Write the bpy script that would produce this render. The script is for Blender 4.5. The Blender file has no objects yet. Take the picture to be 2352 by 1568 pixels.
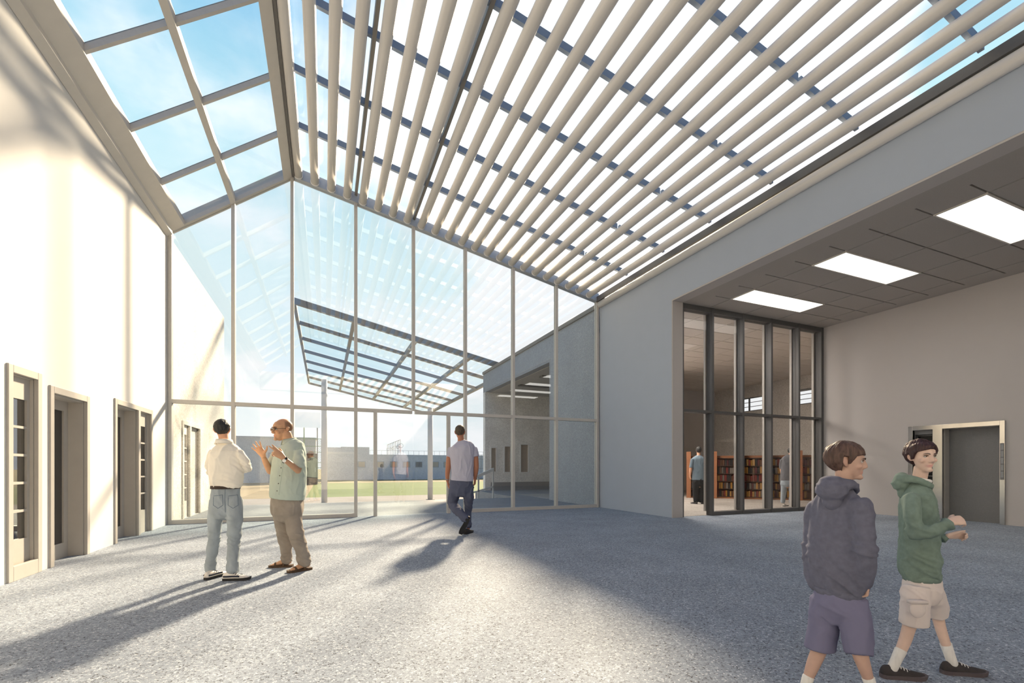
import bpy, bmesh, math, random
import numpy as np
from mathutils import Vector, Matrix, noise as mnoise
random.seed(4)
SC = bpy.context.scene
COL = SC.collection
PI = math.pi
V = Vector
TH = math.atan2(431.0, 1039.0)          # the camera looks this far to the right of the hall's long axis
FPX = 1039.0                            # focal length on a 2352 px wide frame
CAMH = 1.22
# ------------------------------------------------------------------ camera
cam = bpy.data.cameras.new('camera'); camo = bpy.data.objects.new('camera', cam); COL.objects.link(camo)
camo.location = (0, 0, CAMH); camo.rotation_euler = (PI/2, 0, -TH)
cam.sensor_fit = 'HORIZONTAL'; cam.sensor_width = 36; cam.lens = 36*FPX/2352; cam.shift_y = 288/2352
cam.clip_start = .05; cam.clip_end = 2000
SC.camera = camo
# ------------------------------------------------------------------ view
SC.view_settings.view_transform = 'Standard'; SC.view_settings.look = 'None'
SC.view_settings.exposure = 0.0; SC.view_settings.gamma = 1; SC.view_settings.use_curve_mapping = False
SC.cycles.max_bounces = 10; SC.cycles.diffuse_bounces = 5; SC.cycles.glossy_bounces = 4
SC.cycles.transparent_max_bounces = 32; SC.cycles.transmission_bounces = 4
SC.cycles.sample_clamp_indirect = 6; SC.cycles.caustics_reflective = False; SC.cycles.caustics_refractive = False
# ------------------------------------------------------------------ sky
def s2l(c):
    c /= 255.0
    return c/12.92 if c <= .04045 else ((c+.055)/1.055)**2.4
def S(r, g, b): return (s2l(r), s2l(g), s2l(b), 1)
W = bpy.data.worlds.new('sky'); SC.world = W; W.use_nodes = True
nt = W.node_tree; N = nt.nodes; L = nt.links; N.clear()
def nd(t, **kw):
    n = N.new(t)
    for k, v in kw.items(): setattr(n, k, v)
    return n
def mth(op, a, b=None, c=None, clamp=False):
    n = nd('ShaderNodeMath', operation=op); n.use_clamp = clamp
    for i, x in enumerate((a, b, c)):
        if x is None: continue
        if isinstance(x, (int, float)): n.inputs[i].default_value = x
        else: L.new(x, n.inputs[i])
    return n.outputs[0]
tc = nd('ShaderNodeTexCoord'); sep = nd('ShaderNodeSeparateXYZ'); L.new(tc.outputs['Generated'], sep.inputs[0])
zz = sep.outputs[2]
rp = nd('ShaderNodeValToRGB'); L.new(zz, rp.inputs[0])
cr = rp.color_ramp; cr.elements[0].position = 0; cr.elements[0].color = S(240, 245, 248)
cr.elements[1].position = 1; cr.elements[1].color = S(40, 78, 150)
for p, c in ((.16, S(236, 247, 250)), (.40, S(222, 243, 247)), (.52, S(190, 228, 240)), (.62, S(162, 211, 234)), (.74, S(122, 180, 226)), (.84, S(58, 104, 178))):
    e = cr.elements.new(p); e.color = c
den = mth('ADD', zz, .22)
cx_ = mth('DIVIDE', sep.outputs[0], den); cy_ = mth('DIVIDE', sep.outputs[1], den)
cmb = nd('ShaderNodeCombineXYZ'); L.new(cx_, cmb.inputs[0]); L.new(cy_, cmb.inputs[1]); cmb.inputs[2].default_value = 3.1
nz = nd('ShaderNodeTexNoise'); L.new(cmb.outputs[0], nz.inputs['Vector']); nz.inputs['Scale'].default_value = 1.5; nz.inputs['Detail'].default_value = 7; nz.inputs['Roughness'].default_value = .55
bias = mth('MULTIPLY', sep.outputs[0], .30)
def blob(d, k, amt):                     # a bank of cloud around one direction of the sky
    d = V(d).normalized(); vm = nd('ShaderNodeVectorMath', operation='DOT_PRODUCT'); L.new(tc.outputs['Generated'], vm.inputs[0]); vm.inputs[1].default_value = d
    return mth('MULTIPLY', mth('POWER', mth('MAXIMUM', vm.outputs['Value'], 0), k), amt)
cov = mth('ADD', mth('ADD', nz.outputs['Fac'], bias), blob((.70, .55, .46), 8, .55))
cov = mth('ADD', cov, blob((-.15, .94, .33), 40, .24))
cov = mth('ADD', cov, blob((-.28, .79, .60), 90, .13))
cov = mth('SUBTRACT', cov, blob((.80, .26, .54), 70, .85))
cov = mth('SUBTRACT', cov, blob((-.2, .8, .5), 20, .06))
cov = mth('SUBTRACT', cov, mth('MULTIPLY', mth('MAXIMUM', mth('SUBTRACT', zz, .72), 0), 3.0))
cov = mth('SUBTRACT', cov, mth('MULTIPLY', mth('MAXIMUM', mth('SUBTRACT', .05, sep.outputs[1]), 0), 1.2))
mr = nd('ShaderNodeMapRange'); mr.interpolation_type = 'SMOOTHSTEP'; L.new(cov, mr.inputs[0]); mr.inputs[1].default_value = .52; mr.inputs[2].default_value = .74
mx = nd('ShaderNodeMix', data_type='RGBA'); L.new(mr.outputs[0], mx.inputs['Factor']); L.new(rp.outputs[0], mx.inputs['A']); mx.inputs['B'].default_value = (1.0, 1.0, 1.02, 1)
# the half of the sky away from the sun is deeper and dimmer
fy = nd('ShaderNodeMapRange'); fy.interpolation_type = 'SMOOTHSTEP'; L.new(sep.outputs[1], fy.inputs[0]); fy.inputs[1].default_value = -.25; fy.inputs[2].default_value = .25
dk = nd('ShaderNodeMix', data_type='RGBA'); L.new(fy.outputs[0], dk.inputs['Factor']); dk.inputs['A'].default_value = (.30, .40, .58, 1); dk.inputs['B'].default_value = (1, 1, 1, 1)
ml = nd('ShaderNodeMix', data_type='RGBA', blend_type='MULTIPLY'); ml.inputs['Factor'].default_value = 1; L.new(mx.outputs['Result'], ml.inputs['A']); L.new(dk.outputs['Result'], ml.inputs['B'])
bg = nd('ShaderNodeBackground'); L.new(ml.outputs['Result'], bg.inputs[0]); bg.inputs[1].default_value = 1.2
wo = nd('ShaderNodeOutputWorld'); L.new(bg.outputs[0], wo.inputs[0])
# ------------------------------------------------------------------ sun
sl = bpy.data.lights.new('sun', 'SUN'); so = bpy.data.objects.new('sun', sl); COL.objects.link(so)
so.rotation_euler = V((-.56, -1.0, -.62)).to_track_quat('-Z', 'Y').to_euler()
sl.energy = 16.5; sl.color = (1.0, .785, .54); sl.angle = math.radians(4.0)
so.location = (10, 14, 14)
# ------------------------------------------------------------------ materials
MATS = {}
def mat(name, col, rough=.6, metal=0, var=.06, scale=8, spec=.4, bump=0, stretch=(1, 1, 1), emit=0, attr=None, alpha=1):
    if name in MATS: return MATS[name]
    m = bpy.data.materials.new(name); m.use_nodes = True; t = m.node_tree; n = t.nodes; l = t.links
    b = n['Principled BSDF']; b.inputs['Roughness'].default_value = rough; b.inputs['Metallic'].default_value = metal
    b.inputs['Specular IOR Level'].default_value = spec
    c = n.new('ShaderNodeTexCoord'); mp = n.new('ShaderNodeMapping'); l.new(c.outputs['Object'], mp.inputs[0]); mp.inputs['Scale'].default_value = stretch
    nz = n.new('ShaderNodeTexNoise'); l.new(mp.outputs[0], nz.inputs['Vector']); nz.inputs['Scale'].default_value = scale; nz.inputs['Detail'].default_value = 5
    r = n.new('ShaderNodeMapRange'); l.new(nz.outputs['Fac'], r.inputs[0]); r.inputs[1].default_value = .25; r.inputs[2].default_value = .75
    r.inputs[3].default_value = 1-var; r.inputs[4].default_value = 1+var
    mu = n.new('ShaderNodeMix'); mu.data_type = 'RGBA'; mu.blend_type = 'MULTIPLY'; mu.inputs['Factor'].default_value = 1
    if attr:
        a = n.new('ShaderNodeAttribute'); a.attribute_name = attr; l.new(a.outputs['Color'], mu.inputs['A'])
    else: mu.inputs['A'].default_value = col
    l.new(r.outputs[0], mu.inputs['B']); l.new(mu.outputs['Result'], b.inputs['Base Color'])
    if bump:
        bp = n.new('ShaderNodeBump'); bp.inputs['Strength'].default_value = bump; bp.inputs['Distance'].default_value = .01
        l.new(nz.outputs['Fac'], bp.inputs['Height']); l.new(bp.outputs[0], b.inputs['Normal'])
    if emit:
        b.inputs['Emission Color'].default_value = col; b.inputs['Emission Strength'].default_value = emit
    MATS[name] = m; return m
def glass(name, r0, tint=(.97, .985, .985, 1), rough=0.0, graze=.8):
    m = bpy.data.materials.new(name); m.use_nodes = True; t = m.node_tree; n = t.nodes; l = t.links; n.clear()
    tr = n.new('ShaderNodeBsdfTransparent'); tr.inputs[0].default_value = tint
    gl = n.new('ShaderNodeBsdfAnisotropic'); gl.inputs['Roughness'].default_value = rough
    lw = n.new('ShaderNodeLayerWeight'); lw.inputs[0].default_value = .5
    pw = n.new('ShaderNodeMath'); pw.operation = 'POWER'; l.new(lw.outputs['Facing'], pw.inputs[0]); pw.inputs[1].default_value = 5
    ma = n.new('ShaderNodeMath'); ma.operation = 'MULTIPLY_ADD'; l.new(pw.outputs[0], ma.inputs[0]); ma.inputs[1].default_value = (1-r0)*graze; ma.inputs[2].default_value = r0
    nz = n.new('ShaderNodeTexNoise'); nz.inputs['Scale'].default_value = .3
    mm = n.new('ShaderNodeMath'); mm.operation = 'MULTIPLY_ADD'; l.new(nz.outputs['Fac'], mm.inputs[0]); mm.inputs[1].default_value = .01; l.new(ma.outputs[0], mm.inputs[2])
    mx = n.new('ShaderNodeMixShader'); l.new(mm.outputs[0], mx.inputs[0]); l.new(tr.outputs[0], mx.inputs[1]); l.new(gl.outputs[0], mx.inputs[2])
    o = n.new('ShaderNodeOutputMaterial'); l.new(mx.outputs[0], o.inputs[0]); MATS[name] = m; return m
def speckle(name, base, dark, light, scale, pd=.10, pl=.88, rough=.5, mott=.10, bump=.15, spec=.4):
    m = bpy.data.materials.new(name); m.use_nodes = True; t = m.node_tree; n = t.nodes; l = t.links
    b = n['Principled BSDF']; b.inputs['Roughness'].default_value = rough; b.inputs['Specular IOR Level'].default_value = spec
    c = n.new('ShaderNodeTexCoord')
    wn = n.new('ShaderNodeTexNoise'); l.new(c.outputs['Object'], wn.inputs['Vector']); wn.inputs['Scale'].default_value = scale*.8
    va = n.new('ShaderNodeVectorMath'); va.operation = 'MULTIPLY_ADD'; l.new(wn.outputs['Color'], va.inputs[0]); va.inputs[1].default_value = (.8/scale,)*3; l.new(c.outputs['Object'], va.inputs[2])
    vo = n.new('ShaderNodeTexVoronoi'); l.new(va.outputs[0], vo.inputs['Vector']); vo.inputs['Scale'].default_value = scale
    vo2 = n.new('ShaderNodeTexVoronoi'); l.new(va.outputs[0], vo2.inputs['Vector']); vo2.inputs['Scale'].default_value = scale*2.3
    s1 = n.new('ShaderNodeSeparateColor'); l.new(vo.outputs['Color'], s1.inputs[0])
    s2 = n.new('ShaderNodeSeparateColor'); l.new(vo2.outputs['Color'], s2.inputs[0])
    ad = n.new('ShaderNodeMath'); ad.operation = 'MULTIPLY_ADD'; l.new(s2.outputs[1], ad.inputs[0]); ad.inputs[1].default_value = .45
    mu0 = n.new('ShaderNodeMath'); mu0.operation = 'MULTIPLY'; l.new(s1.outputs[0], mu0.inputs[0]); mu0.inputs[1].default_value = .55; l.new(mu0.outputs[0], ad.inputs[2])
    r = n.new('ShaderNodeValToRGB'); l.new(ad.outputs[0], r.inputs[0]); cr = r.color_ramp
    mid = lambda k: tuple(base[i]*k for i in range(3))+(1,)
    cr.elements[0].position = pd; cr.elements[0].color = dark
    cr.elements[1].position = pl+.04; cr.elements[1].color = light
    for p, cc in ((pd+.07, mid(.82)), (.42, mid(.95)), (.6, mid(1.06)), (pl-.06, mid(1.18))):
        e = cr.elements.new(p); e.color = cc
    nz = n.new('ShaderNodeTexNoise'); l.new(c.outputs['Object'], nz.inputs['Vector']); nz.inputs['Scale'].default_value = 1.3; nz.inputs['Detail'].default_value = 5
    mr = n.new('ShaderNodeMapRange'); l.new(nz.outputs['Fac'], mr.inputs[0]); mr.inputs[1].default_value = .3; mr.inputs[2].default_value = .7; mr.inputs[3].default_value = 1-mott; mr.inputs[4].default_value = 1+mott
    mu = n.new('ShaderNodeMix'); mu.data_type = 'RGBA'; mu.blend_type = 'MULTIPLY'; mu.inputs['Factor'].default_value = 1
    l.new(r.outputs[0], mu.inputs['A']); l.new(mr.outputs[0], mu.inputs['B']); l.new(mu.outputs['Result'], b.inputs['Base Color'])
    bp = n.new('ShaderNodeBump'); bp.inputs['Strength'].default_value = bump; bp.inputs['Distance'].default_value = .004
    l.new(ad.outputs[0], bp.inputs['Height']); l.new(bp.outputs[0], b.inputs['Normal'])
    MATS[name] = m; return m
def grey(v): return (v, v, v, 1)
m_floor = speckle('terrazzo', (.295, .338, .405), grey(.07), (.66, .69, .73, 1), 74, rough=.72, spec=.07, pd=.13, pl=.84)
m_terr = speckle('terrace paving', (.235, .245, .265), grey(.10), grey(.45), 45, rough=.7)
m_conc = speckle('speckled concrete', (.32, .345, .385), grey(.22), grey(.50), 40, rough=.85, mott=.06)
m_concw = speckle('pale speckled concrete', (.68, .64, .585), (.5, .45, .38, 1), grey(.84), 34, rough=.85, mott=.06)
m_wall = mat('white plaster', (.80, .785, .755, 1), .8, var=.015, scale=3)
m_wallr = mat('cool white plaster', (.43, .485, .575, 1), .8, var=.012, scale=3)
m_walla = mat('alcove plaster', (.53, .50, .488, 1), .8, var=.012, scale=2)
m_frame = mat('grey painted steel', (.60, .575, .54, 1), .45, var=.03, scale=20)
m_beam = mat('taupe painted beam', (.72, .68, .62, 1), .5, var=.03, scale=6)
m_alu = mat('bluish aluminium', (.42, .46, .52, 1), .4, .2, var=.03, scale=20)
m_darkf = mat('dark bronze frame', (.11, .108, .108, 1), .45, var=.04, scale=20)
m_tan = mat('pale frame lining', (.52, .49, .455, 1), .5, var=.04, scale=12)
m_casing = mat('door casing paint', (.50, .47, .43, 1), .5, var=.03, scale=10)
m_raft = mat('taupe rafter', (.22, .205, .185, 1), .5, var=.04)
m_purl = mat('blue-grey purlin paint', (.21, .26, .34, 1), .4, .1, var=.04, scale=20)
m_louver = mat('off-white louver', (.71, .685, .66, 1), .5, var=.05, scale=3, stretch=(10, .25, 10))
m_cap = mat('white cap plastic', (.86, .85, .84, 1), .4, var=.02)
m_groove = mat('dark joint', (.02, .02, .022, 1), .8)
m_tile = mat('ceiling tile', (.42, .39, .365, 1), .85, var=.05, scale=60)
m_steel = mat('polished steel', (.62, .61, .60, 1), .16, 1, var=.04, scale=3)
m_edoor = mat('grey lift door', (.20, .20, .205, 1), .5, .3, var=.06, scale=40)
m_black = mat('black glass', (.008, .008, .01, 1), .2)
m_lamp = mat('lit diffuser', (1, .965, .90, 1), .5, emit=2.5)
m_fill = mat('library fill diffuser', (1, .93, .84, 1), .5, emit=68.0)  # strong emission for the added library fill panels
m_gl = glass('curtain wall glass', .125)
m_glr = glass('roof glass', .02, (.965, .985, .99, 1))
m_glc = glass('canopy glass', .02, (.93, .985, 1, 1), 0, .1)
m_gll = glass('library glass', .022, (.93, .92, .91, 1))
m_gld = glass('sidelight glass', .30, (.6, .6, .6, 1))
m_glb = glass('balustrade glass', .06, (.97, .985, .99, 1))
m_dark = mat('dark room', (.05, .047, .043, 1), .8)
m_ddoor = mat('dark glazed leaf', (.055, .052, .05, 1), .25, var=.1, scale=3)
# ------------------------------------------------------------------ mesh helpers
def box(bm, x0, x1, y0, y1, z0, z1):
    vs = [bm.verts.new((x, y, z)) for x in (x0, x1) for y in (y0, y1) for z in (z0, z1)]
    for f in ((0, 1, 3, 2), (4, 6, 7, 5), (0, 4, 5, 1), (2, 3, 7, 6), (0, 2, 6, 4), (1, 5, 7, 3)):
        bm.faces.new([vs[i] for i in f])
    return bm
def BX(*a):
    bm = bmesh.new()
    if isinstance(a[0], (int, float)): a = (a,)
    for q in a: box(bm, *q)
    return bm
def prism(bm, poly, off):
    """closed prism from a planar polygon pushed by vector off"""
    off = V(off); a = [bm.verts.new(p) for p in poly]; b = [bm.verts.new(V(p)+off) for p in poly]; n = len(poly)
    bm.faces.new(a[::-1]); bm.faces.new(b)
    for i in range(n): bm.faces.new((a[i], a[(i+1) % n], b[(i+1) % n], b[i]))
    return bm
def PR(poly, off): return prism(bmesh.new(), poly, off)
def rod(bm, p, q, r, n=10):
    p, q = V(p), V(q); d = (q-p); l = d.length; d.normalize()
    m = Matrix.Translation((p+q)/2) @ d.to_track_quat('Z', 'Y').to_matrix().to_4x4()
    bmesh.ops.create_cone(bm, cap_ends=True, segments=n, radius1=r, radius2=r, depth=l, matrix=m); return bm
def obj(name, bm, m, parent=None, smooth=False, bevel=0):
    if isinstance(bm, bpy.types.Mesh): me = bm
    else:
        bmesh.ops.recalc_face_normals(bm, faces=bm.faces)
        me = bpy.data.meshes.new(name); bm.to_mesh(me); bm.free()
    if m is not None:
        me.materials.clear(); me.materials.append(m)
    if smooth: me.polygons.foreach_set('use_smooth', [True]*len(me.polygons))
    o = bpy.data.objects.new(name, me); COL.objects.link(o)
    if parent: o.parent = parent
    if bevel:
        b = o.modifiers.new('bevel', 'BEVEL'); b.width = bevel; b.segments = 2; b.limit_method = 'ANGLE'
    return o
def empty(name, loc=(0, 0, 0), rz=0):
    o = bpy.data.objects.new(name, None); COL.objects.link(o); o.location = loc; o.rotation_euler = (0, 0, rz); o.empty_display_size = .2
    return o
def tag(o, label, cat, group=None, kind=None):
    o['label'] = label; o['category'] = cat
    if group: o['group'] = group
    if kind: o['kind'] = kind
    return o
def struct(o, label=None):
    o['kind'] = 'structure'
    if label: o['label'] = label
    return o
def ST(name, bm, m, label=None, **k): return struct(obj(name, bm, m, **k), label)
ORD = ['first', 'second', 'third', 'fourth', 'fifth', 'sixth', 'seventh', 'eighth', 'ninth', 'tenth', 'eleventh', 'twelfth', 'thirteenth', 'fourteenth',
       'fifteenth', 'sixteenth', 'seventeenth', 'eighteenth', 'nineteenth', 'twentieth', 'twenty-first', 'twenty-second', 'twenty-third']
# ------------------------------------------------------------------ the hall
LX, RX, CY, BY, AX = -3.07, 7.7, 11.7, -3.2, 13.2     # left wall, right wall, glass wall, back wall, alcove wall
EZ, RZ, RIX = 6.17, 7.94, -.69                          # eaves, ridge height, ridge x
SL = (RZ-EZ)/(RIX-LX); SR = (RZ-6.2)/(RX-.04-RIX)
def pl(x): return RZ-(RIX-x)*SL
def pr(x): return RZ-(x-RIX)*SR
def roofz(x): return pl(x) if x < RIX else pr(x)
ST('floor', BX(-3.5, 24, BY-.3, CY+.06, -.3, 0), m_floor, 'grey speckled terrazzo floor of the hall and alcove')
# library floor beyond the hall's far line
ST('floor_library', BX((8.02, 24, CY+.06, 18.6, -.3, 0), (8.02, AX+.5, 8.66, CY+.06, -.3, .004), (AX+.5, 24, 8.5, CY+.06, -.3, .004)), speckle('library floor', (.40, .365, .33), grey(.1), grey(.6), 60, rough=.6, spec=.1), 'brownish speckled floor of the library room')
# left wall with three openings; dark rooms behind
def wall_y(x0, x1, y0, y1, z1, holes, z0=0):
    bm = bmesh.new(); y = y0
    for (a, b, h) in holes:
        box(bm, x0, x1, y, a, z0, z1); box(bm, x0, x1, a, b, h, z1); y = b
    box(bm, x0, x1, y, y1, z0, z1); return bm
ST('wall_left', wall_y(LX-.42, LX, BY-.3, CY-.06, EZ, [(6.39, 7.0, 2.31), (7.18, 8.17, 2.21), (9.01, 10.71, 2.31)]), m_wall, 'tall white plaster wall with recessed doors, sunlit')
ST('wall_left_room', BX((LX-2.6, LX-2.5, 5.6, 12.5, 0, 3), (LX-2.5, LX-.42, 5.6, 5.7, 0, 3), (LX-2.5, LX-.42, 8.5, 8.6, 0, 3), (LX-2.5, LX-.42, 12.4, 12.5, 0, 3), (LX-2.5, LX-.42, 5.7, 12.4, 2.5, 2.6), (LX-2.6, LX-.43, 5.6, 12.5, -.1, 0)), m_dark)
def casing(par, y0, y1, z1, w=.08, proud=.02, posts=(), sill=False):
    q = [(LX-.02, LX+proud, y0, y0+w, 0, z1), (LX-.02, LX+proud, y1-w, y1, 0, z1), (LX-.02, LX+proud, y0+w, y1-w, z1-.085, z1)]
    for p in posts: q.append((LX-.02, LX+proud, p-w*.6, p+w*.6, 0, z1-.085))
    if sill: q.append((LX-.02, LX+proud, y0+w, y1-w, 0, .16))
    obj('casing', BX(*q), m_casing, par, bevel=.004)
def sidelight(par, y0, y1, z1, dep):
    xb = LX-dep
    obj('lining', BX((xb-.06, LX-.02, y0, y0+.012, 0, z1), (xb-.06, LX-.02, y1-.012, y1, 0, z1), (xb-.06, LX-.02, y0, y1, z1-.012, z1)), m_casing, par)
    a, b = y0+.012, y1-.012; zt, zb = z1-.012-.24, .42
    obj('sash', BX((xb-.05, xb, a, a+.05, 0, z1-.012), (xb-.05, xb, b-.05, b, 0, z1-.012), (xb-.05, xb, a+.05, b-.05, 0, zb), (xb-.05, xb, a+.05, b-.05, zt, z1-.012)), m_casing, par)
    h = (zt-zb)/5
    for k in range(1, 5): obj('glazing_bar', BX(xb-.04, xb-.002, a+.05, b-.05, zb+k*h-.014, zb+k*h+.014), m_casing, par)
    for k in range(5): obj('pane', BX(xb-.03, xb-.022, a+.05, b-.05, zb+k*h+.014*(k > 0), zb+(k+1)*h-.014*(k < 4)), m_gld, par)
def doorleaf(par, y0, y1, z1, dep):
    xb = LX-dep
    obj('lining', BX((xb-.06, LX-.02, y0, y0+.02, 0, z1), (xb-.06, LX-.02, y1-.02, y1, 0, z1), (xb-.06, LX-.02, y0+.02, y1-.02, z1-.02, z1)), m_casing, par)
    a, b, t = y0+.02, y1-.02, z1-.02
    lf = obj('leaf', BX((xb-.05, xb, a, a+.11, 0, t), (xb-.05, xb, b-.11, b, 0, t), (xb-.05, xb, a+.11, b-.11, 0, .2), (xb-.05, xb, a+.11, b-.11, t-.13, t)), m_casing, par)
    obj('pane', BX(xb-.035, xb-.02, a+.11, b-.11, .2, t-.13), m_ddoor, lf)
    bm = bmesh.new(); rod(bm, (xb+.03, a+.05, .95), (xb+.03, a+.05, 1.2), .012); rod(bm, (xb, a+.05, .97), (xb+.03, a+.05, .97), .008); rod(bm, (xb, a+.05, 1.18), (xb+.03, a+.05, 1.18), .008)
    obj('handle', bm, m_steel, lf, smooth=True)
d = struct(empty('door_1', (0, 0, 0)), 'tall narrow sidelight with five stacked panes at left edge'); casing(d, 6.39, 7.0, 2.31, sill=True); sidelight(d, 6.47, 6.92, 2.225, .05)
d = struct(empty('door_2'), 'deep recessed door in the left wall, without sidelight'); casing(d, 7.18, 8.17, 2.21); doorleaf(d, 7.26, 8.09, 2.125, .18)
d = struct(empty('door_3'), 'recessed door with five-pane sidelight beside the glass wall'); casing(d, 9.01, 10.71, 2.31, posts=(10.03,)); doorleaf(d, 9.09, 9.98, 2.225, .18); sidelight(d, 10.08, 10.63, 2.225, .05)
# right wall: pier, header over the wide alcove opening
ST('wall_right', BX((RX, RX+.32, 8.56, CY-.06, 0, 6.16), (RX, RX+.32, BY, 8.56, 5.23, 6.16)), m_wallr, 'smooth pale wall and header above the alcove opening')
ST('trim_5', BX((RX+.004, RX+.32, 8.535, 8.56, 0, 5.23), (RX+.004, RX+.32, BY, 8.535, 5.2, 5.23)), m_walla, 'added lining of the alcove opening, alcove light put into its pale colour')  # added strip: the alcove's light on the jamb is put into its colour
def cornice(x, z, r, y0, y1):
    bm = bmesh.new(); n = 20; ring = [[], []]
    for j, y in enumerate((y0, y1)):
        for i in range(n): a = 2*PI*i/n; ring[j].append(bm.verts.new((x+r*math.cos(a), y, z+r*1.15*math.sin(a))))
    for i in range(n): bm.faces.new((ring[0][i], ring[0][(i+1) % n], ring[1][(i+1) % n], ring[1][i]))
    bm.faces.new(ring[0]); bm.faces.new(ring[1]); return bm
ST('trim_1', cornice(RX-.045, 6.10, .085, BY, CY-.14), m_louver, 'rounded off-white cornice along the top of the right wall', smooth=True)
ST('trim_2', BX(RX-.13, RX+.32, BY, CY-.06, 6.19, 6.34), m_darkf, 'dark gutter edge above the right wall')
# back wall, behind the camera (seen mirrored in the glass)
ST('wall_back', BX((-3.5, RX+.32, BY-.3, BY, 0, 5.25), (-3.5, RX+.32, BY-.3, BY+.1, 5.25, 6.17)), m_wall)
ST('wall_back_alcove', BX(RX+.32, AX+.4, BY-.3, BY, 0, 5.6), m_walla)
# alcove and library shell
EL0, EL1 = 4.88, 5.84; NI0, NI1 = 6.02, 6.41
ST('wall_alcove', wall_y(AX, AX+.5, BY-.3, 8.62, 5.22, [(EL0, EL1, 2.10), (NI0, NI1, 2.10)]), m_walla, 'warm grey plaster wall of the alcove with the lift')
bmc = bmesh.new(); LXG = [8.30, 8.9, 10.1, 11.3, 12.5, 12.95]
box(bmc, RX+.32, 24, BY-.3, 18.6, 5.32, 5.6)
ST('ceiling', bmc, m_groove)
def tiles(x0, x1, xs, y0, y1, ys, z, edge):
    """tile field: boxes between joints, joints stop short of the field's edge"""
    bm = bmesh.new(); g = .014
    X = [x0]+xs+[x1]; Y = [y0]+ys+[y1]
    for i in range(len(X)-1):
        for j in range(len(Y)-1):
            box(bm, X[i]+(g if i else 0), X[i+1]-(g if i < len(X)-2 else 0), Y[j]+(g if j else 0), Y[j+1]-(g if j < len(Y)-2 else 0), z, z+.05)
    return bm
LY = [(3.49, 4.06), (5.42, 5.99), (7.35, 7.92)]
YS = [-2.9+.6433*k for k in range(0, 18)]; YS = [7.92-.6433*k for k in range(16, -1, -1)]
LYC = [(7.92-.6433*(3*k+1), 7.92-.6433*3*k) for k in range(5)]
bm = bmesh.new(); g = .013
X = [8.9, 10.1, 11.3, 12.5]; Xb = [RX+.32, 8.42]+X+[12.95, AX]
Yb = [BY]+YS+[8.50, 8.62]
for i in range(len(Xb)-1):
    for j in range(len(Yb)-1):
        x0, x1, y0, y1 = Xb[i], Xb[i+1], Yb[j], Yb[j+1]
        lit = any(abs(y0-a) < .02 and abs(y1-b) < .02 for a, b in LYC) and x0 in (8.9, 10.1)
        if lit: continue
        gx0 = g if x0 in X else 0; gx1 = g if x1 in X else 0
        gy0 = g if (y0 in YS and 8.4 < x0 < 12.9) else 0; gy1 = g if (y1 in YS and 8.4 < x0 < 12.9) else 0
        box(bm, x0+gx0, x1-gx1, y0+gy0, y1-gy1, 5.20, 5.33)
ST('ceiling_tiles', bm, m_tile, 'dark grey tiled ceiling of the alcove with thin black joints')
for k, (a, b) in enumerate(LYC):
    t = empty('ceiling_light', (10.1, (a+b)/2, 5.2))
    tag(t, ['oblong lit ceiling panel nearest the library glass', 'middle one of the three lit ceiling panels', 'largest lit ceiling panel, cut by the right picture edge'][k] if k < 3 else 'lit ceiling panel further back over the alcove', 'ceiling light', 'lit panels in the alcove ceiling')
    obj('frame', BX((-1.2, 1.2, -.321, -.295, -.012, .1), (-1.2, 1.2, .295, .321, -.012, .1), (-1.2, -1.17, -.295, .295, -.012, .1), (1.17, 1.2, -.295, .295, -.012, .1)), m_beam, t)
    obj('diffuser', BX(-1.17, 1.17, -.295, .295, -.008, .04), m_lamp, t)
# library glazing
xs = [8.02, 9.0, 10.05, 11.1, 12.18, 13.2]; G = 8.6
w = struct(empty('window_4'), 'tall dark-framed glazed screen of the library, two rows of panes')
for i, x in enumerate(xs):
    x0 = x if i == 0 else (x-.10 if i == 5 else x-.03)
    x1 = x0+.04 if i == 0 else (x0+.10 if i == 5 else x0+.06)
    obj('mullion', BX(x0, x1, G-.06, G+.13, 0, 5.2), m_darkf, w)
    if i < 5: obj('lining', BX(xs[i+1]-(.15 if i == 4 else .06), xs[i+1]-(.10 if i == 4 else .03), G+.13, G+.19, .1, 5.1), m_tan, w)
for i in range(5):
    a, b = xs[i]+(.04 if i == 0 else .03), xs[i+1]-(.10 if i == 4 else .03)
    obj('head_rail', BX(a, b, G-.05, G+.15, 5.08, 5.2), m_darkf, w)
    obj('transom', BX(a, b, G-.05, G+.15, 2.57, 2.63), m_darkf, w)
    if i: obj('sill', BX(a, b, G-.05, G+.15, 0, .09), m_darkf, w)
    obj('pane', BX(a, b, G+.03, G+.045, .09 if i else .01, 2.57), m_gll, w); obj('pane', BX(a, b, G+.03, G+.045, 2.63, 5.08), m_gll, w)
# library room
ST('wall_library_left', BX((RX+.02, RX+.32, CY-.06, 14.8, 0, 5.3), (RX+.32, 13.4, 14.6, 14.8, 0, 5.3), (13.2, 13.4, 14.8, 18.2, 0, 5.3)), m_walla)
ST('wall_library_back', BX(13.2, 19.5, 18.2, 18.5, 0, 5.3), m_walla, 'plain library back wall')
bm = bmesh.new(); yy = BY; win = [(9.6, 10.5), (11.2, 12.3), (12.7, 13.7), (15.2, 17.05)]; y = 8.6
for a, b in win:
    box(bm, 19.3, 19.6, y, a, 0, 5.3); box(bm, 19.3, 19.6, a, b, 0, 3.95); box(bm, 19.3, 19.6, a, b, 4.62, 5.3); y = b
box(bm, 19.3, 19.6, y, 18.2, 0, 5.3); box(bm, AX+.5, 19.6, 8.46, 8.6, 0, 5.3)
ST('wall_library_right', bm, m_concw, 'speckled library wall with high strip windows')
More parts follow.
